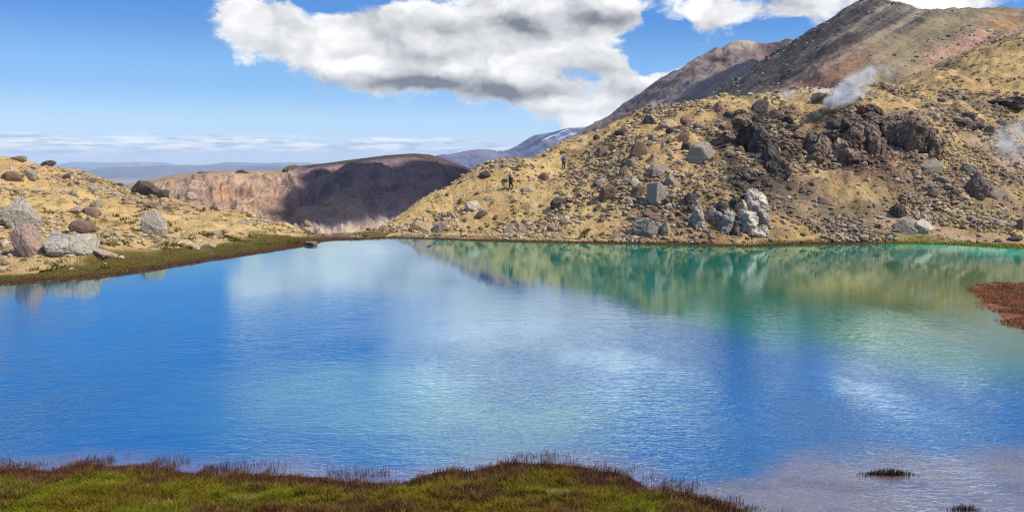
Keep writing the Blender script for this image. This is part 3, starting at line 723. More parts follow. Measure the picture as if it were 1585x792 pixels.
for i, ((px, py, w, h, kind, shape, lab), P) in enumerate(zip(HERO, hb)):
    if P is None:                                   # on a crest: stand it on the skyline just there
        q = hits([px] * 12, [py + h * .42 + k * 2 for k in range(12)]); q = [a for a in q if a is not None]
        if not q: print('NOHIT', lab); continue
        P = q[0]
    Yb = P[1]; wm = w / F * Yb; hm = h / F * Yb; c = at(px, py, Yb + .35 * wm)
    V, Fc = rock_np(100 + i, 5 if w > 30 else 4, shape)
    V = V * np.array([wm / 2 * 1.04, wm / 2 * (.8 if shape != 'slab' else 1.0), hm / 2 * 1.15])
    if shape in ('slab', 'angular'):
        a = random.uniform(-.22, .22); ca, sa = math.cos(a), math.sin(a); V = np.stack([V[:, 0] * ca - V[:, 2] * sa, V[:, 1], V[:, 0] * sa + V[:, 2] * ca], -1)
    o = mesh_np('boulder', V, Fc, M_ROCK, shape == 'round'); o.location = c - np.array([0, 0, hm * .06])
    k = KIND[kind]; j = random.uniform(.85, 1.15); o.color = (k[0] * j, k[1] * j, k[2] * j, 1)
    tag(o, lab, 'boulder' if w > 17 else 'rock'); PLACED.append((px, py, w, h, lab))

# craggy cliffs: each one body of fused lumps
CLIFFS = [
 ('brown overhanging cliff with dark hollow, left of the cliff row', [(1256,226,24,40,'dark'),(1274,230,34,46,'brown'),(1296,236,30,44,'tan'),(1262,248,26,26,'brown'),(1308,246,26,34,'brown'),(1284,212,30,20,'dark')]),
 ('wide grey brown cliff in the middle of the cliff row', [(1322,220,40,56,'brown'),(1345,214,36,56,'purple'),(1330,246,56,30,'brown'),(1360,236,30,44,'brown'),(1318,194,30,26,'dark'),(1352,188,26,22,'dark')]),
 ('streaked pinkish grey cliff at right end of cliff row', [(1376,206,30,50,'brown'),(1395,212,30,52,'purple'),(1414,216,28,50,'brown'),(1432,222,26,44,'dark'),(1447,234,20,34,'brown'),(1386,188,34,18,'dark'),(1425,200,34,16,'dark')]),
 ('dark red crag beside the tall steam', [(1333,172,18,16,'red'),(1346,168,16,14,'dark'),(1358,174,16,16,'dark')]),
 ('black craggy outcrop in the dark scree tongue', [(1160,205,30,50,'dark'),(1176,224,34,48,'dark'),(1192,246,32,44,'dark'),(1204,264,26,30,'dark'),(1180,280,36,34,'dark'),(1148,190,30,26,'brown')]),
 ('ragged dark rim rocks above the black scree', [(1128,180,16,14,'dark'),(1146,178,22,16,'dark'),(1160,184,18,14,'brown')]),
 ('brown broken ledge between black scree and cliffs', [(1225,200,20,14,'dark'),(1238,212,22,16,'brown'),(1250,228,16,20,'brown'),(1216,186,20,12,'dark')]),
 ('dark outcrop band on the yellow slope', [(1485,190,18,12,'dark'),(1500,196,18,14,'dark'),(1512,188,16,10,'brown')]),
 ('dark outcrop high on the yellow slope at frame edge', [(1548,158,18,10,'dark'),(1562,164,20,14,'dark'),(1578,156,16,12,'dark')]),
 ('tall pale grey crag with dark streak standing on far shore', [(1156,348,32,46,'pale'),(1170,322,32,56,'pale'),(1181,342,22,54,'grey'),(1166,304,22,24,'grey'),(1150,330,18,40,'tan'),(1175,360,26,26,'pale')]),
 ('dark grey cracked crag leaning left of the tall pale crag', [(1126,346,30,44,'grey'),(1119,328,26,32,'dark'),(1134,322,22,34,'dark'),(1112,340,18,26,'grey'),(1138,352,18,34,'dark')]),
 ('tall narrow grey rock near far shore', [(1080,342,22,34,'grey'),(1078,322,20,30,'grey'),(1084,352,18,18,'pale'),(1072,312,16,14,'dark')]),
 ('white crusted vent mound under the tall steam', [(1276,152,18,14,'pale'),(1290,156,20,14,'pale'),(1284,148,12,10,'tan')]),
]
for ci, (lab, lumps) in enumerate(CLIFFS):
    hh = hits([l[0] for l in lumps], [l[1] + l[3] * .42 for l in lumps]); VV, FF, CC, base = [], [], [], 0; org = None
    Ys = [q[1] for q in hh if q is not None]
    if not Ys: print('NOHIT', lab); continue
    for li, (l, P) in enumerate(zip(lumps, hh)):
        px, py, w, h, kind = l; Yb = P[1] if P is not None else np.median(Ys); Yb = np.clip(Yb, np.median(Ys) - 3, np.median(Ys) + 3)
        wm = w / F * Yb * 1.25; hm = h / F * Yb * 1.1; c = at(px, py, Yb + .5 * wm)
        if org is None: org = c
        if ci in (7, 8, 12): wm *= 1.7
        if ci in (9, 10, 11): wm *= .9
        V, Fc = rock_np(900 + ci * 20 + li, 5, 'angular' if ci in (9, 10, 11) else 'jagged', 1.1); V = V * np.array([wm / 2, wm / 2 * 1.1, hm / 2])
        VV.append(V + c - org); FF.append(Fc + base); base += len(V)
        t = np.array(KIND[kind]) * (.45 if ci < 3 else 1) + np.array([.165, .12, .09]) * (.55 if ci < 3 else 0); f = fbm(V[:, 0] * 1.5 + li, V[:, 1] * 1.5, V[:, 2] * .5, o=4)
        CC.append(np.clip(t[None] * (1 + .7 * f[:, None]), .01, .8))
    V = np.concatenate(VV); V[:, 0] += fbm(V[:, 0], V[:, 1], V[:, 2], o=4) * .22; V[:, 1] += fbm(V[:, 0] + 9, V[:, 1], V[:, 2], o=4) * .25
    if 'M_CRAG' not in globals():
        M_CRAG, n, b = material('crag_rock'); rock_shader(n, b, attr(n), n.nodes.new('ShaderNodeNewGeometry').outputs['Position'], 1.2)
    o = mesh_np('rock_outcrop', V, np.concatenate(FF), M_CRAG, False, np.concatenate(CC)); o.location = org
    tag(o, lab, 'outcrop'); PLACED.append((np.mean([l[0] for l in lumps]), np.mean([l[1] for l in lumps]), 60, 40, None))
# crags on the crater hill across the valley
for px, py, Y, w, h, lab in [(313,270,585,22,12,'dark crag on the left crest of the crater hill'),(376,266,590,24,10,'flat dark crag on the middle crest of crater hill'),(452,262,590,30,16,'dark crag where crater hill turns from pink to black'),(352,277,575,30,12,'low brown crag below the crater hill crest'),(410,284,560,32,24,'broken brown crag on the pink crater wall'),(640,247,590,30,12,'dark crag under the summit of crater hill')]:
    V, Fc = rock_np(int(px), 5, 'jagged', 1.5); wm, hm = w / F * Y, h / F * Y; V = V * np.array([wm / 2, wm / 2, hm / 2]); o = mesh_np('rock_outcrop', V, Fc, M_CRAG, True, np.tile(np.array([.13, .095, .075]), (len(V), 1))); o.location = at(px, py + 1, float(Y)); tag(o, lab, 'crag')

# medium stones: at most one in each direction round a named rock, so that its label finds it
protos = {}
for k, s in enumerate(['angular', 'round', 'slab', 'angular', 'jagged', 'angular', 'round', 'tall']):
    V, Fc = rock_np(40 + k, 3, s); protos[k] = mesh_np('stone', V, Fc, M_ROCK, False, link=False)
DIRS = [('uphill of', 0, -1), ('downhill of', 0, 1), ('to the left of', -1, 0), ('to the right of', 1, 0)]
cand = []
for (px, py, w, h, lab) in PLACED:
    if lab is None: continue
    for dn, ax, ay in DIRS:
        if random.random() < .25: continue
        s = random.choice([6, 7, 8, 9, 10, 11, 13]); g = random.uniform(4, 11)
        cx = px + ax * (w / 2 + s / 2 + g) + random.uniform(-2, 2); cy_ = py + ay * (h / 2 + s * .3 + g * .8) + (h * .2 if ax else 0)
        if any(abs(cx - q[0]) < (q[2] + s) * .5 and abs(cy_ - q[1]) < (q[3] + s * .7) * .5 for q in PLACED): continue
        if any(math.hypot(cx - q[0], cy_ - q[1]) < 9 for q in cand): continue
        own = math.hypot(cx - px, cy_ - py)
        if any(q[4] != lab and q[4] and math.hypot(cx - q[0], cy_ - q[1]) - q[2] * .4 < own - w * .5 for q in PLACED): continue
        kind = random.choice(['grey', 'grey', 'brown', 'tan', 'pale', 'dark', 'pink'])
        cand.append((cx, cy_, s, kind, dn, lab))
cz = hits([c[0] for c in cand], [c[1] + c[2] * .3 for c in cand], step=.25)
nm = 0
CW = {'pink': 'pinkish', 'pale': 'pale'}
for (cx, cy_, s, kind, dn, lab), P in zip(cand, cz):
    if P is None or height([P[0]], [P[1]])[1][0] < .8: continue
    o = bpy.data.objects.new('stone', protos[random.randrange(8)]); COL.objects.link(o)
    r = s / F * P[1] / 2; o.location = P + np.array([0, r * .5, r * .12]); o.scale = (r * 1.1, r, r * random.uniform(.6, .95)); o.rotation_euler = (random.uniform(-.3, .3), random.uniform(-.3, .3), random.uniform(0, 6.28))
    k = KIND[kind]; j = random.uniform(.85, 1.2); o.color = (k[0] * j, k[1] * j, k[2] * j, 1)
    lb = f"{'small' if s > 8 else 'tiny'} {CW.get(kind, kind)} stone {dn} the {lab}".split(); lb = ' '.join(lb) if len(lb) <= 16 else ' '.join(lb).replace('to the left of', 'left of').replace('to the right of', 'right of').replace(' the left shore pile', ' left shore pile').replace(' the big round', ' big round').replace(' the split', ' split')
    tag(o, lb, 'stone', group='loose stones round the boulders'); nm += 1
print('medium stones', nm)

# ------------------------------------------------------------------ rubble: countless stones as one mass
def scatter_stones(name, X, Y, Z, S, C, mat, flat=.7):
    V0, F0 = ICO[1]; nv, nf = len(V0), len(F0); N = len(X); r = np.random.default_rng(5)
    bank = []
    for k in range(24):
        Vk, _ = rock_np(300 + k, 1, ['angular', 'slab', 'angular', 'round'][k % 4]); a = r.normal(size=(3, 3)); q, _ = np.linalg.qr(a); bank.append(Vk @ q.T)
    bank = np.array(bank)[r.integers(0, 24, N)]; ang = r.uniform(0, 6.28, N); c, s = np.cos(ang)[:, None], np.sin(ang)[:, None]
    asp = r.uniform(.7, 1.3, N)[:, None]; x = bank[..., 0] * asp; y = bank[..., 1] / asp; z = bank[..., 2] * r.uniform(flat * .6, flat * 1.3, N)[:, None]
    V = np.stack([x * c - y * s, x * s + y * c, z], -1) * S[:, None, None] + np.stack([X, Y, Z + S * .15], -1)[:, None]
    Fc = (F0[None] + (np.arange(N) * nv)[:, None, None]).reshape(-1, 3)
    o = mesh_np(name, V.reshape(-1, 3), Fc, mat, False, np.repeat(C, nv, 0)); return o
M_STONE, n, b = material('loose_stone')
nn_ = E(n, noise(n, n.nodes.new('ShaderNodeNewGeometry').outputs['Position'], 7, 4, .6)); n.links.new(mixc(n, .8, attr(n), mixc(n, nn_.ss(.3, .7), (.65, .65, .65), (1.3, 1.3, 1.3)), 'MULTIPLY'), b.inputs['Base Color'])
N = 165000
px = rng.uniform(-120, 1700, N); Y = np.where(px < 540, rng.uniform(54, 100, N), 74 + 56 * rng.uniform(0, 1, N) ** 1.25)
up = (px > 1330) & (rng.random(N) < .3); Y = np.where(up, rng.uniform(110, 235, N), Y)
X = (px - CX) / F * Y; z, d = height(X, Y)
cl = fbm(X * .12, Y * .12, o=4); right = px > 540
prob = sst(np.where(right, -.22, 0), .55, cl + .12) * np.where(right, .95, .34) + np.where(right, .06, .03)
prob = np.where(right & (px > 1000), prob * 1.15 + .06, prob)
tp = np.array([(575, 350), (640, 335), (700, 318), (760, 300), (800, 290), (872, 264), (930, 245), (1000, 195)], float)
spx, spy = topx(np.stack([X, Y, z], -1)); tr = np.exp(-((spy - np.interp(spx, tp[:, 0], tp[:, 1])) / 9) ** 2) * (spx > 560) * (spx < 960)
prob = prob * (1 - .85 * tr)
prob = np.where((X > 37) & (Y < 86) & (d < 4.6), prob * .03, prob)
ok = (rng.random(N) < prob) & (d > np.where(right, .7, 6.0)); X, Y, z, d, cl, px = (a[ok] for a in (X, Y, z, d, cl, px))
S = .075 * (1 - rng.random(len(X)) * .985) ** -.52 * (.8 + .5 * sst(-.2, .6, cl)); S = np.minimum(S, .36) * np.where(Y > 125, 1.25, 1)
pal = np.array([KIND[k] for k in ('grey', 'brown', 'pale', 'brown', 'tan', 'tan', 'pink', 'brown', 'dark', 'tan')]) ; pal[6] = (.42, .31, .22); pal[4] = (.48, .36, .20)
ci = rng.integers(0, 10, len(X)); C = pal[ci] * .85 * rng.uniform(.75, 1.3, len(X))[:, None]
zc = zone(X, Y, z, d); lumz = zc.mean(1); C = np.where((lumz < .13)[:, None], C * .18 + zc * .8, C * .8 + zc * .2)
print('rubble', len(X))
o = scatter_stones('rubble', X, Y, z, S, np.clip(C, .01, .7), M_STONE); tag(o, 'loose rubble and pebbles strewn over both slopes', 'rubble', 'stuff')
# stones on the scoria ridge
me = bpy.data.objects['scoria_ridge'].data; RV = np.empty(len(me.vertices) * 3, np.float32); me.vertices.foreach_get('co', RV); RV = RV.reshape(-1, 3)
q = rng.integers(0, len(RV), 30000); P = RV[q]; sx_, sy_ = topx(P); f = fbm(P[:, 0] * .03, P[:, 1] * .03, o=3); dd = np.hypot(P[:, 0], P[:, 1])
lim = (q % 401 < 300) & (sx_ > 1060) & (sx_ < 1600) & (rng.random(len(P)) < .10 + .30 * sst(.1, .5, f) + .5 * (sx_ < 1240) * ((q % 401) / 299 > .95))
P = P[lim]; S = rng.uniform(.25, .6, len(P)) * (1 + (rng.random(len(P)) < .05) * 1.0); C = np.array([(.40, .35, .28), (.2, .16, .13), (.45, .40, .33), (.12, .1, .09)])[rng.integers(0, 4, len(P))]
o = scatter_stones('ridge_rubble', P[:, 0], P[:, 1], P[:, 2], S, C, M_STONE); tag(o, 'scattered stones on the scoria ridge', 'rubble', 'stuff')

# ------------------------------------------------------------------ grass
M_GRASS, n, b = material('grass_blade'); n.links.new(attr(n), b.inputs['Base Color']); b.inputs['Roughness'].default_value = .7
def blades(name, X, Y, Z, H, Wd, lean, C0, C1, label, cat='grass', kind='stuff', wind=(.35, .05)):
    N = len(X); a = rng.uniform(0, 6.28, N); L = rng.normal(size=(N, 2)) * lean[:, None] + np.array(wind)[None] * lean[:, None]
    cx, sy = np.cos(a) * Wd / 2, np.sin(a) * Wd / 2; b0 = np.stack([X - cx, Y - sy, Z - .03], -1); b1 = np.stack([X + cx, Y + sy, Z - .03], -1)
    m = np.stack([X + L[:, 0] * H * .35, Y + L[:, 1] * H * .35, Z + H * .6], -1); dm = np.stack([cx, sy, 0 * cx], -1) * .7
    t = np.stack([X + L[:, 0] * H, Y + L[:, 1] * H, Z + H], -1)
    V = np.stack([b0, b1, m + dm, m - dm, t], 1).reshape(-1, 3); i = (np.arange(N) * 5)[:, None]
    F3 = np.concatenate([i + np.array([[0, 1, 2]]), i + np.array([[0, 2, 3]]), i + np.array([[3, 2, 4]])])
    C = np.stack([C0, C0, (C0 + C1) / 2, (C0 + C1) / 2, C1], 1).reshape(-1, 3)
    o = mesh_np(name, V, F3, M_GRASS, True, C)
    tag(o, label, cat, kind); return o
# foreground bank
N = 330000; px = rng.uniform(-60, 1290, N); Y = rng.uniform(13.8, 22.8, N); X = (px - CX) / F * Y * 1.02; z, d = height(X, Y)
f = fbm(X * .9, Y * 1.4, o=4); fe = fbm(X * 2.5, Y * 2.5, o=3)
ok = (d > -.9) & (z > .004); ok &= rng.random(N) < np.where(d < .5, .5, 1); X, Y, z, d, f, fe = (a[ok] for a in (X, Y, z, d, f, fe))
rusty = np.clip(sst(.8, .05, d + f * .5) * .9 + sst(.0, .4, fbm(X * .55 + 5, Y * 1.1, o=4)) * .75 + sst(.2, .6, fe) * .25, 0, 1)[:, None]; j = rng.uniform(.65, 1.4, len(X))[:, None]
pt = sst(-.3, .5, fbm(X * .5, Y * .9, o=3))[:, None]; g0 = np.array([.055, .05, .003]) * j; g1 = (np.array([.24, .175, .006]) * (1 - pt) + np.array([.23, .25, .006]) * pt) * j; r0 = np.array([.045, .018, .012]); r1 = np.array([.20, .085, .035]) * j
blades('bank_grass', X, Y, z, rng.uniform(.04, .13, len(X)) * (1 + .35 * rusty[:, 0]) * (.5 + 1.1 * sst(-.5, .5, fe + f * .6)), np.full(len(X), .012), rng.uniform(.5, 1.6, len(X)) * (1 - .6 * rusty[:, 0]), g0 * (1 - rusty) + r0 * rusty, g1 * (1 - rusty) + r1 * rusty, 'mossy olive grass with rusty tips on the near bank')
# reeds standing in the shallows
N = 180000; px = rng.uniform(-60, 1250, N); Y = rng.uniform(17.5, 24, N); X = (px - CX) / F * Y; z, d = height(X, Y); f = fbm(X * 1.1, Y * 1.1, o=3)
p2 = np.exp(-((d + .2) / .55) ** 2) * sst(-.35, .45, f + .3 * fbm(X * 4, Y * 4, o=2)); ok = (rng.random(N) < p2) & (d < .4) & (d > -1.4); X, Y, d, f = X[ok], Y[ok], d[ok], f[ok]
j = rng.uniform(.6, 1.4, len(X))[:, None]
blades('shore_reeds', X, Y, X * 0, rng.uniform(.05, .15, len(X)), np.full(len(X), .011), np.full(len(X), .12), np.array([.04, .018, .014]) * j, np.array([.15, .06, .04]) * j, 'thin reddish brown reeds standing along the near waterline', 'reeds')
# dark reed clumps out in the shallows
for cpx, cpy, rx, ry, N, lab in [(1374, 734, .68, .13, 620, 'dark reed clump standing alone in the brown shallows'), (1492, 789, .40, .10, 200, 'sparse reed clump in shallows at the frame bottom')]:
    c = at0(cpx, cpy); a = rng.normal(size=(N, 2)) * .5; Hh = rng.uniform(.06, .20, N) * np.exp(-(a[:, 0] ** 2)); j = rng.uniform(.5, 1.4, N)[:, None]
    blades('reed_clump', c[0] + a[:, 0] * rx, c[1] + a[:, 1] * ry, a[:, 0] * 0, Hh, np.full(N, .013), np.full(N, .25), np.array([.03, .015, .012]) * j, np.array([.09, .045, .03]) * j, lab, 'reeds', 'stuff')
# grassy flat on the left, right reed bank, far shore fringe
N = 170000; px = rng.uniform(-150, 560, N); Y = rng.uniform(46, 84, N); X = (px - CX) / F * Y; z, d = height(X, Y); f = fbm(X * .3, Y * .3, o=4)
ok = (d > -.5) & (d < 5.0 + f * 4) & (X < -12); X, Y, z, d, f = X[ok], Y[ok], z[ok], d[ok], f[ok]; r_ = np.clip(sst(2.2, .3, d + f), 0, 1)[:, None]; j = rng.uniform(.6, 1.4, len(X))[:, None]
blades('shore_grass', X, Y, z, rng.uniform(.03, .10, len(X)), np.full(len(X), .035), rng.uniform(.2, .9, len(X)), (np.array([.08, .070, .010]) * (1 - r_) + np.array([.05, .022, .012]) * r_) * j, (np.array([.19, .155, .025]) * (1 - r_) + np.array([.13, .06, .025]) * r_) * j, 'short green and rust grass along the left shore')
N = 60000; px = rng.uniform(1480, 1720, N); Y = rng.uniform(34, 56, N); X = (px - CX) / F * Y; z, d = height(X, Y); f = fbm(X * .5, Y * .5, o=4)
ok = (d > -.9 + f) & (rng.random(N) < sst(-.5, .2, f + d * .4)) & (Y < 53); X, Y, z, d, f = X[ok], Y[ok], z[ok], d[ok], f[ok]; r_ = np.clip(.4 + f * 1.6, 0, 1)[:, None]; j = rng.uniform(.6, 1.3, len(X))[:, None]
blades('bank_reeds', X, Y, np.maximum(z, 0), rng.uniform(.04, .13, len(X)), np.full(len(X), .03), rng.uniform(.4, 1.2, len(X)), np.array([.24, .09, .04]) * j, (np.array([.48, .19, .08]) * r_ + np.array([.16, .12, .03]) * (1 - r_)) * j, 'rusty red reeds on the bank at the right edge', 'reeds')
N = 90000; px = rng.uniform(540, 1700, N); Y = rng.uniform(71, 84, N); X = (px - CX) / F * Y; z, d = height(X, Y); f = fbm(X * .3, Y * .3, o=4)
ok = (d > -.3) & (d < (.9 + 1.3 * sst(1380, 1500, px)) + f * .8) & (z > -.2); X, Y, z, d, px = X[ok], Y[ok], z[ok], d[ok], px[ok]; r_ = (px < 1380)[:, None] * np.clip(sst(.9, .2, d), .3, 1)[:, None]; j = rng.uniform(.6, 1.4, len(X))[:, None]
blades('far_shore_grass', X, Y, np.maximum(z, 0), rng.uniform(.05, .16, len(X)), np.full(len(X), .04), rng.uniform(.2, .7, len(X)), (np.array([.09, .10, .008]) * (1 - r_) + np.array([.07, .035, .015]) * r_) * j, (np.array([.24, .26, .02]) * (1 - r_) + np.array([.17, .09, .04]) * r_) * j, 'low green and brown fringe along the far waterline')
# tufts on the slopes
N = 15000; px = rng.uniform(-80, 1650, N); Y = rng.uniform(55, 150, N); X = (px - CX) / F * Y; z, d = height(X, Y); f = fbm(X * .22 + 3, Y * .22, o=4); left = px < 540
w_ = sst(.0, .45, f) * np.where(left, sst(4.5, 1.0, z) * 1.0, np.where(Y > 115, .5, sst(7, 2, z) * .35 + .015)) * np.where(left & (px < 160), .25, 1)
ok = (rng.random(N) < w_) & (d > 1.2); X, Y, z, f = X[ok], Y[ok], z[ok], f[ok]; K = 26; sz = rng.uniform(.12, .42, len(X)); sz = np.repeat(sz, K)
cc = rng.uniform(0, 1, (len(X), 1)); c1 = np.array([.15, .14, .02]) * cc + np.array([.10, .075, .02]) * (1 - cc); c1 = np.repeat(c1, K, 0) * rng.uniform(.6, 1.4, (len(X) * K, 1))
XX = np.repeat(X, K) + rng.normal(size=len(X) * K) * sz * .6; YY = np.repeat(Y, K) + rng.normal(size=len(X) * K) * sz * .6
zz, _ = height(XX, YY)
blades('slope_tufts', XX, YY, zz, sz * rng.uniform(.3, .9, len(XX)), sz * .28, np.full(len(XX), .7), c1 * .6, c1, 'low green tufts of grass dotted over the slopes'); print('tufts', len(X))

# ------------------------------------------------------------------ two walkers
def mat_simple(name, c, r=.8):
    m, n, b = material(name); b.inputs['Roughness'].default_value = r
    nz = E(n, noise(n, objco(n), 30, 3)); n.links.new(mixc(n, nz, tuple(k * .75 for k in c), tuple(k * 1.2 for k in c)), b.inputs['Base Color']); return m
def skin_mesh(name, V, Eg, Rr, mat, parent=None, sub=2, root=0):
    me = bpy.data.meshes.new(name); me.from_pydata(V, Eg, []); me.update(); o = bpy.data.objects.new(name, me); COL.objects.link(o)
    md = o.modifiers.new('skin', 'SKIN'); md.use_smooth_shade = True
    if not me.skin_vertices: me.attributes
    if len(me.skin_vertices) == 0:
        bpy.context.view_layer.objects.active = o
        bpy.ops.object.select_all(action='DESELECT'); o.select_set(True); bpy.ops.mesh.customdata_skin_add()
    sv = me.skin_vertices[0].data
    for i, r in enumerate(Rr): sv[i].radius = (r, r) if isinstance(r, (int, float)) else r; sv[i].use_root = i == root
    ss_ = o.modifiers.new('sub', 'SUBSURF'); ss_.levels = sub; ss_.render_levels = sub
    dg = bpy.context.evaluated_depsgraph_get(); ev = o.evaluated_get(dg); m2 = bpy.data.meshes.new_from_object(ev); o.modifiers.clear(); o.data = m2
    m2.materials.clear(); m2.materials.append(mat)
    for p in m2.polygons: p.use_smooth = True
    if parent: o.parent = parent
    return o
SKIN = mat_simple('skin', (.42, .26, .19), .6)
def walker(px, py, hpx, lab, cloth, trousers, pack, hair, hat, lean, head_to, pole):
    P = hits([px], [py], y0=84)[0]; H = hpx / F * P[1]; s = H / 1.78
    root = bpy.data.objects.new('person', None); COL.objects.link(root); root.location = P; root.rotation_euler = (0, 0, head_to); root.scale = (s,) * 3
    tag(root, lab, 'person')
    # body walks towards local +Y
    V = [(0, 0, .98), (0, .0 + lean * .25, 1.15), (0, lean * .6, 1.38), (0, lean * .85, 1.50), (0, lean * 1.1, 1.60), (0, lean * 1.15 + .02, 1.70),
         (.10, .01, .92), (.11, .14, .52), (.11, .07, .10), (.11, .20, .04),
         (-.10, -.01, .92), (-.11, -.02, .50), (-.11, -.24, .13), (-.11, -.16, .04),
         (.19, lean * .7, 1.42), (.25, lean * .5 - .06, 1.16), (.24, lean * .5 + .12, .95), (.235, lean * .5 + .17, .88),
         (-.19, lean * .7, 1.42), (-.25, lean * .5 + .04, 1.16), (-.24, lean * .5 + .24, 1.00), (-.235, lean * .5 + .29, .94)]
    Eg = [(0, 1), (1, 2), (2, 3), (3, 4), (4, 5), (0, 6), (6, 7), (7, 8), (8, 9), (0, 10), (10, 11), (11, 12), (12, 13), (2, 14), (14, 15), (15, 16), (16, 17), (2, 18), (18, 19), (19, 20), (20, 21)]
    Rr = [(.14, .11), (.135, .10), (.16, .11), .065, .085, .095, .095, .062, .045, .04, .095, .062, .045, .04, .065, .048, .035, .038, .065, .048, .035, .038]
    skin_mesh('body', V, Eg, Rr, SKIN, root)
    sv = [0, 1, 2, 14, 15, 18, 19]; e2 = [(0, 1), (1, 2), (2, 3), (3, 4), (2, 5), (5, 6)]
    skin_mesh('jacket', [V[i] for i in sv] , e2, [(.165, .13), (.16, .125), (.18, .13), .085, .062, .085, .062], cloth, root)
    tv = [0, 6, 7, 8, 10, 11, 12]; e3 = [(0, 1), (1, 2), (2, 3), (0, 4), (4, 5), (5, 6)]
    skin_mesh('trousers', [(0, 0, 1.0)] + [V[i] for i in tv[1:]], e3, [(.165, .125), .112, .08, .062, .112, .08, .062], trousers, root)
    for i, k in ((8, 9), (12, 13)): skin_mesh('boot', [V[i], (V[i][0], V[i][1] - .02, .05), V[k]], [(0, 1), (1, 2)], [.058, .058, .048], hair, root, 1)
    def lump(name, c, r, mat, seed=1, sub=3):
        Vv, Fc = rock_np(seed, sub, 'round', .3); o = mesh_np(name, Vv * np.array(r) + np.array(c), Fc, mat, True); o.parent = root; return o
    pk = lump('backpack', (0, lean * .45 - .25, 1.26), (.17, .14, .27), pack, 5); top = lump('pack_lid', (0, lean * .55 - .22, 1.52), (.14, .12, .07), pack, 6); top.parent = pk
    lump('hat' if hat else 'hair', (0, lean * 1.15 - .01, 1.73), (.105, .115, .085), hat or hair, 8)
    if pole:
        for sx in (-1, 1):
            hx = V[21] if sx < 0 else V[17]; V2 = [hx, (hx[0] - .03 * -sx, hx[1] + .12, .02)]; skin_mesh('walking_pole', V2, [(0, 1)], [.012, .009], pack, root, 1)
    return root
navy = mat_simple('dark_cloth', (.02, .02, .03)); blue = mat_simple('blue_cloth', (.04, .08, .30)); black = mat_simple('black_pack', (.025, .025, .035)); grey_h = mat_simple('pale_hat', (.45, .42, .38)); slate = mat_simple('slate_cloth', (.05, .05, .09)); ltblue = mat_simple('light_sleeves', (.22, .30, .42))
walker(790.5, 295, 25, 'person in dark clothes with a black backpack walking up the path', slate, navy, black, navy, grey_h, .10, R(-35), False)
walker(872.5, 263, 23, 'person in blue with a blue backpack and poles higher up', ltblue, slate, blue, navy, grey_h, .06, R(-8), True)

# ------------------------------------------------------------------ steam from the vents
def steam_mat(dn, sc, seed):
    m = bpy.data.materials.new('steam'); dn *= 3.4; m.use_nodes = True; n = m.node_tree; n.nodes.clear()
    out = n.nodes.new('ShaderNodeOutputMaterial'); v = n.nodes.new('ShaderNodeVolumePrincipled'); v.inputs['Color'].default_value = (.97, .97, .98, 1); v.inputs['Anisotropy'].default_value = .1
    co = objco(n); sp_ = n.nodes.new('ShaderNodeSeparateXYZ'); n.links.new(co, sp_.inputs[0]); x, y, z = (E(n, sp_.outputs[i]) for i in range(3))
    r2 = x * x + y * y + z * z; fall = (1.0 - r2.ss(.0, .95)) * (1.0 - x.ss(-.7, .8) * .65)
    nz = E(n, noise(n, mapping(n, co, (1, 1, .6), loc=(seed, 0, 0)), sc, 5, .62, 1.0)).ss(.45, .70)
    n.links.new((nz * fall * dn).v, v.inputs['Density']); n.links.new(v.outputs[0], out.inputs['Volume']); return m
ST = [(1318,137,76,30,100,1.7,.66,'tall white steam plume drifting from the crusted vent'),(1296,152,24,22,96,1.6,.1,'dense low steam at the foot of the tall plume'),(1212,154,56,20,112,.6,.35,'thin steam rising behind the hill top boulder'),(1013,168,24,20,125,.9,.4,'small steam puff behind the right ridge'),(1045,166,9,16,125,.8,.3,'narrow steam wisp beside the small puff'),(1568,212,60,44,98,.5,.6,'pale steam drifting over rocks at the right edge'),(1372,108,16,34,150,.35,.9,'faint steam wisp on the yellow slope'),(1140,162,50,16,118,.35,.1,'faint steam veil over the black scree rim'),(978,188,14,10,125,.5,.2,'faint steam wisp low on the right ridge')]
for i, (px, py, w, h, Y, dn, tilt, lab) in enumerate(ST):
    V, Fc = ICO[3]; o = mesh_np('steam_plume', V, Fc, steam_mat(dn, 2.4, i * 3.7), True); o.location = at(px, py, float(Y)); o.scale = (w / F * Y * .75, w / F * Y * .4, h / F * Y * .75); o.rotation_euler = (0, -tilt, 0)
    tag(o, lab, 'steam', 'stuff')

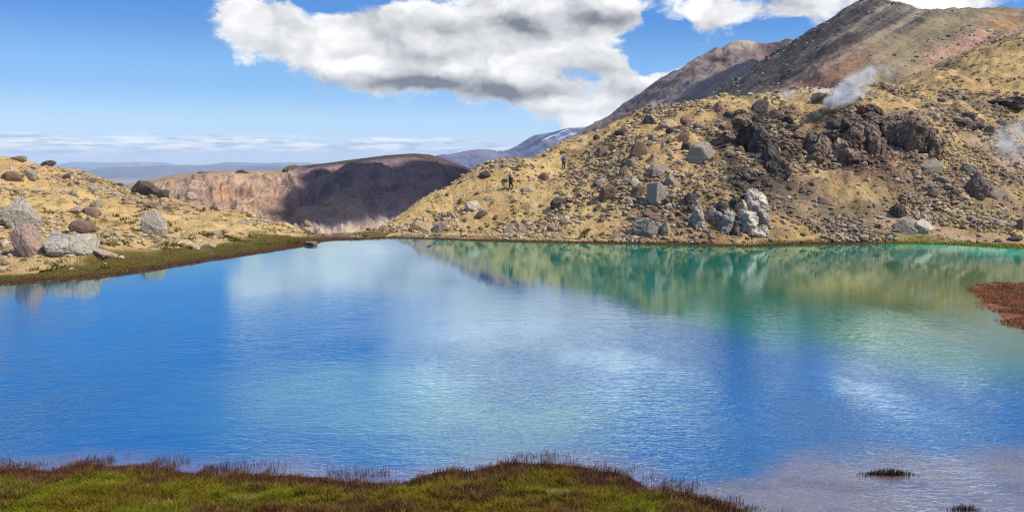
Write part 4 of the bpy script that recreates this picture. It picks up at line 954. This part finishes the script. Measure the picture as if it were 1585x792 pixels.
# ------------------------------------------------------------------ clouds overhead whose shadows lie on the far slopes
M_CLOUD, n, b = material('cloud_white'); b.inputs['Base Color'].default_value = (.85, .85, .87, 1); b.inputs['Roughness'].default_value = 1
def on_mesh(name, pts):
    me = bpy.data.objects[name].data; V = np.empty(len(me.vertices) * 3, np.float32); me.vertices.foreach_get('co', V); V = V.reshape(-1, 3).astype(float); a, b_ = topx(V); out = []
    for px, py in pts:
        d = (a - px) ** 2 + (b_ - py) ** 2; k = np.where(d < max(25, d.min() * 1.5))[0]; out.append(V[k[np.argmin(V[k, 1])]])
    return np.array(out)
def cloud_over(outline, zc, r, n_, seed):
    """outline: photo pixels with distance; each is carried up the sun's direction to height zc"""
    W_ = on_mesh(*outline); t = (zc - W_[:, 2]) / SUNV[2]; Q = W_ + SUNV[None] * t[:, None]
    poly = Q[:, :2]; lo, hi = poly.min(0), poly.max(0); g = np.random.default_rng(seed); pts = g.uniform(lo, hi, (n_ * 6, 2)); dd = sdist(pts, poly); pts = pts[dd < -r * .3]
    VV, FF, base = [], [], 0; V0, F0 = ICO[3]
    for k, p in enumerate(pts[:n_]):
        rr = r * g.uniform(.6, 1.25); V = V0 * (1 + .35 * fbm(V0[:, 0] * 2 + k, V0[:, 1] * 2, V0[:, 2] * 2, o=3))[:, None] * rr * np.array([1, 1, .7]); V = V + np.array([p[0], p[1], zc + g.uniform(0, r * .5)]); VV.append(V); FF.append(F0 + base); base += len(V)
    o = mesh_np('clouds', np.concatenate(VV), np.concatenate(FF), M_CLOUD, True); tag(o, kind='structure')
cloud_over(('crater_hill', [(476,266),(560,256),(640,250),(700,255),(750,270),(745,300),(690,325),(640,330),(590,322),(540,326),(500,340),(462,345),(458,330),(480,300)]), 820, 13, 420, 1)
cloud_over(('volcano', [(935,222),(985,202),(1030,178),(1070,152),(1120,122),(1190,98),(1228,84),(1290,110),(1290,200),(1100,240),(960,240)]), 1000, 36, 800, 2)

# ------------------------------------------------------------------ haze
HAZE = 3.2e-5
if HAZE > 0:
    V = np.array([(x, y, z) for x in (-75000, 75000) for y in (-300, 42000) for z in (-900, 330)], float)
    Fh = np.array([(0, 1, 3, 2), (4, 6, 7, 5), (0, 4, 5, 1), (2, 3, 7, 6), (0, 2, 6, 4), (1, 5, 7, 3)])
    mh = bpy.data.materials.new('haze'); mh.use_nodes = True; n = mh.node_tree; n.nodes.clear(); out = n.nodes.new('ShaderNodeOutputMaterial'); v = n.nodes.new('ShaderNodeVolumePrincipled')
    v.inputs['Color'].default_value = (.68, .84, 1.0, 1); v.inputs['Density'].default_value = HAZE; n.links.new(v.outputs[0], out.inputs['Volume'])
    o = mesh_np('haze', V, Fh, mh, False); tag(o, kind='stuff')
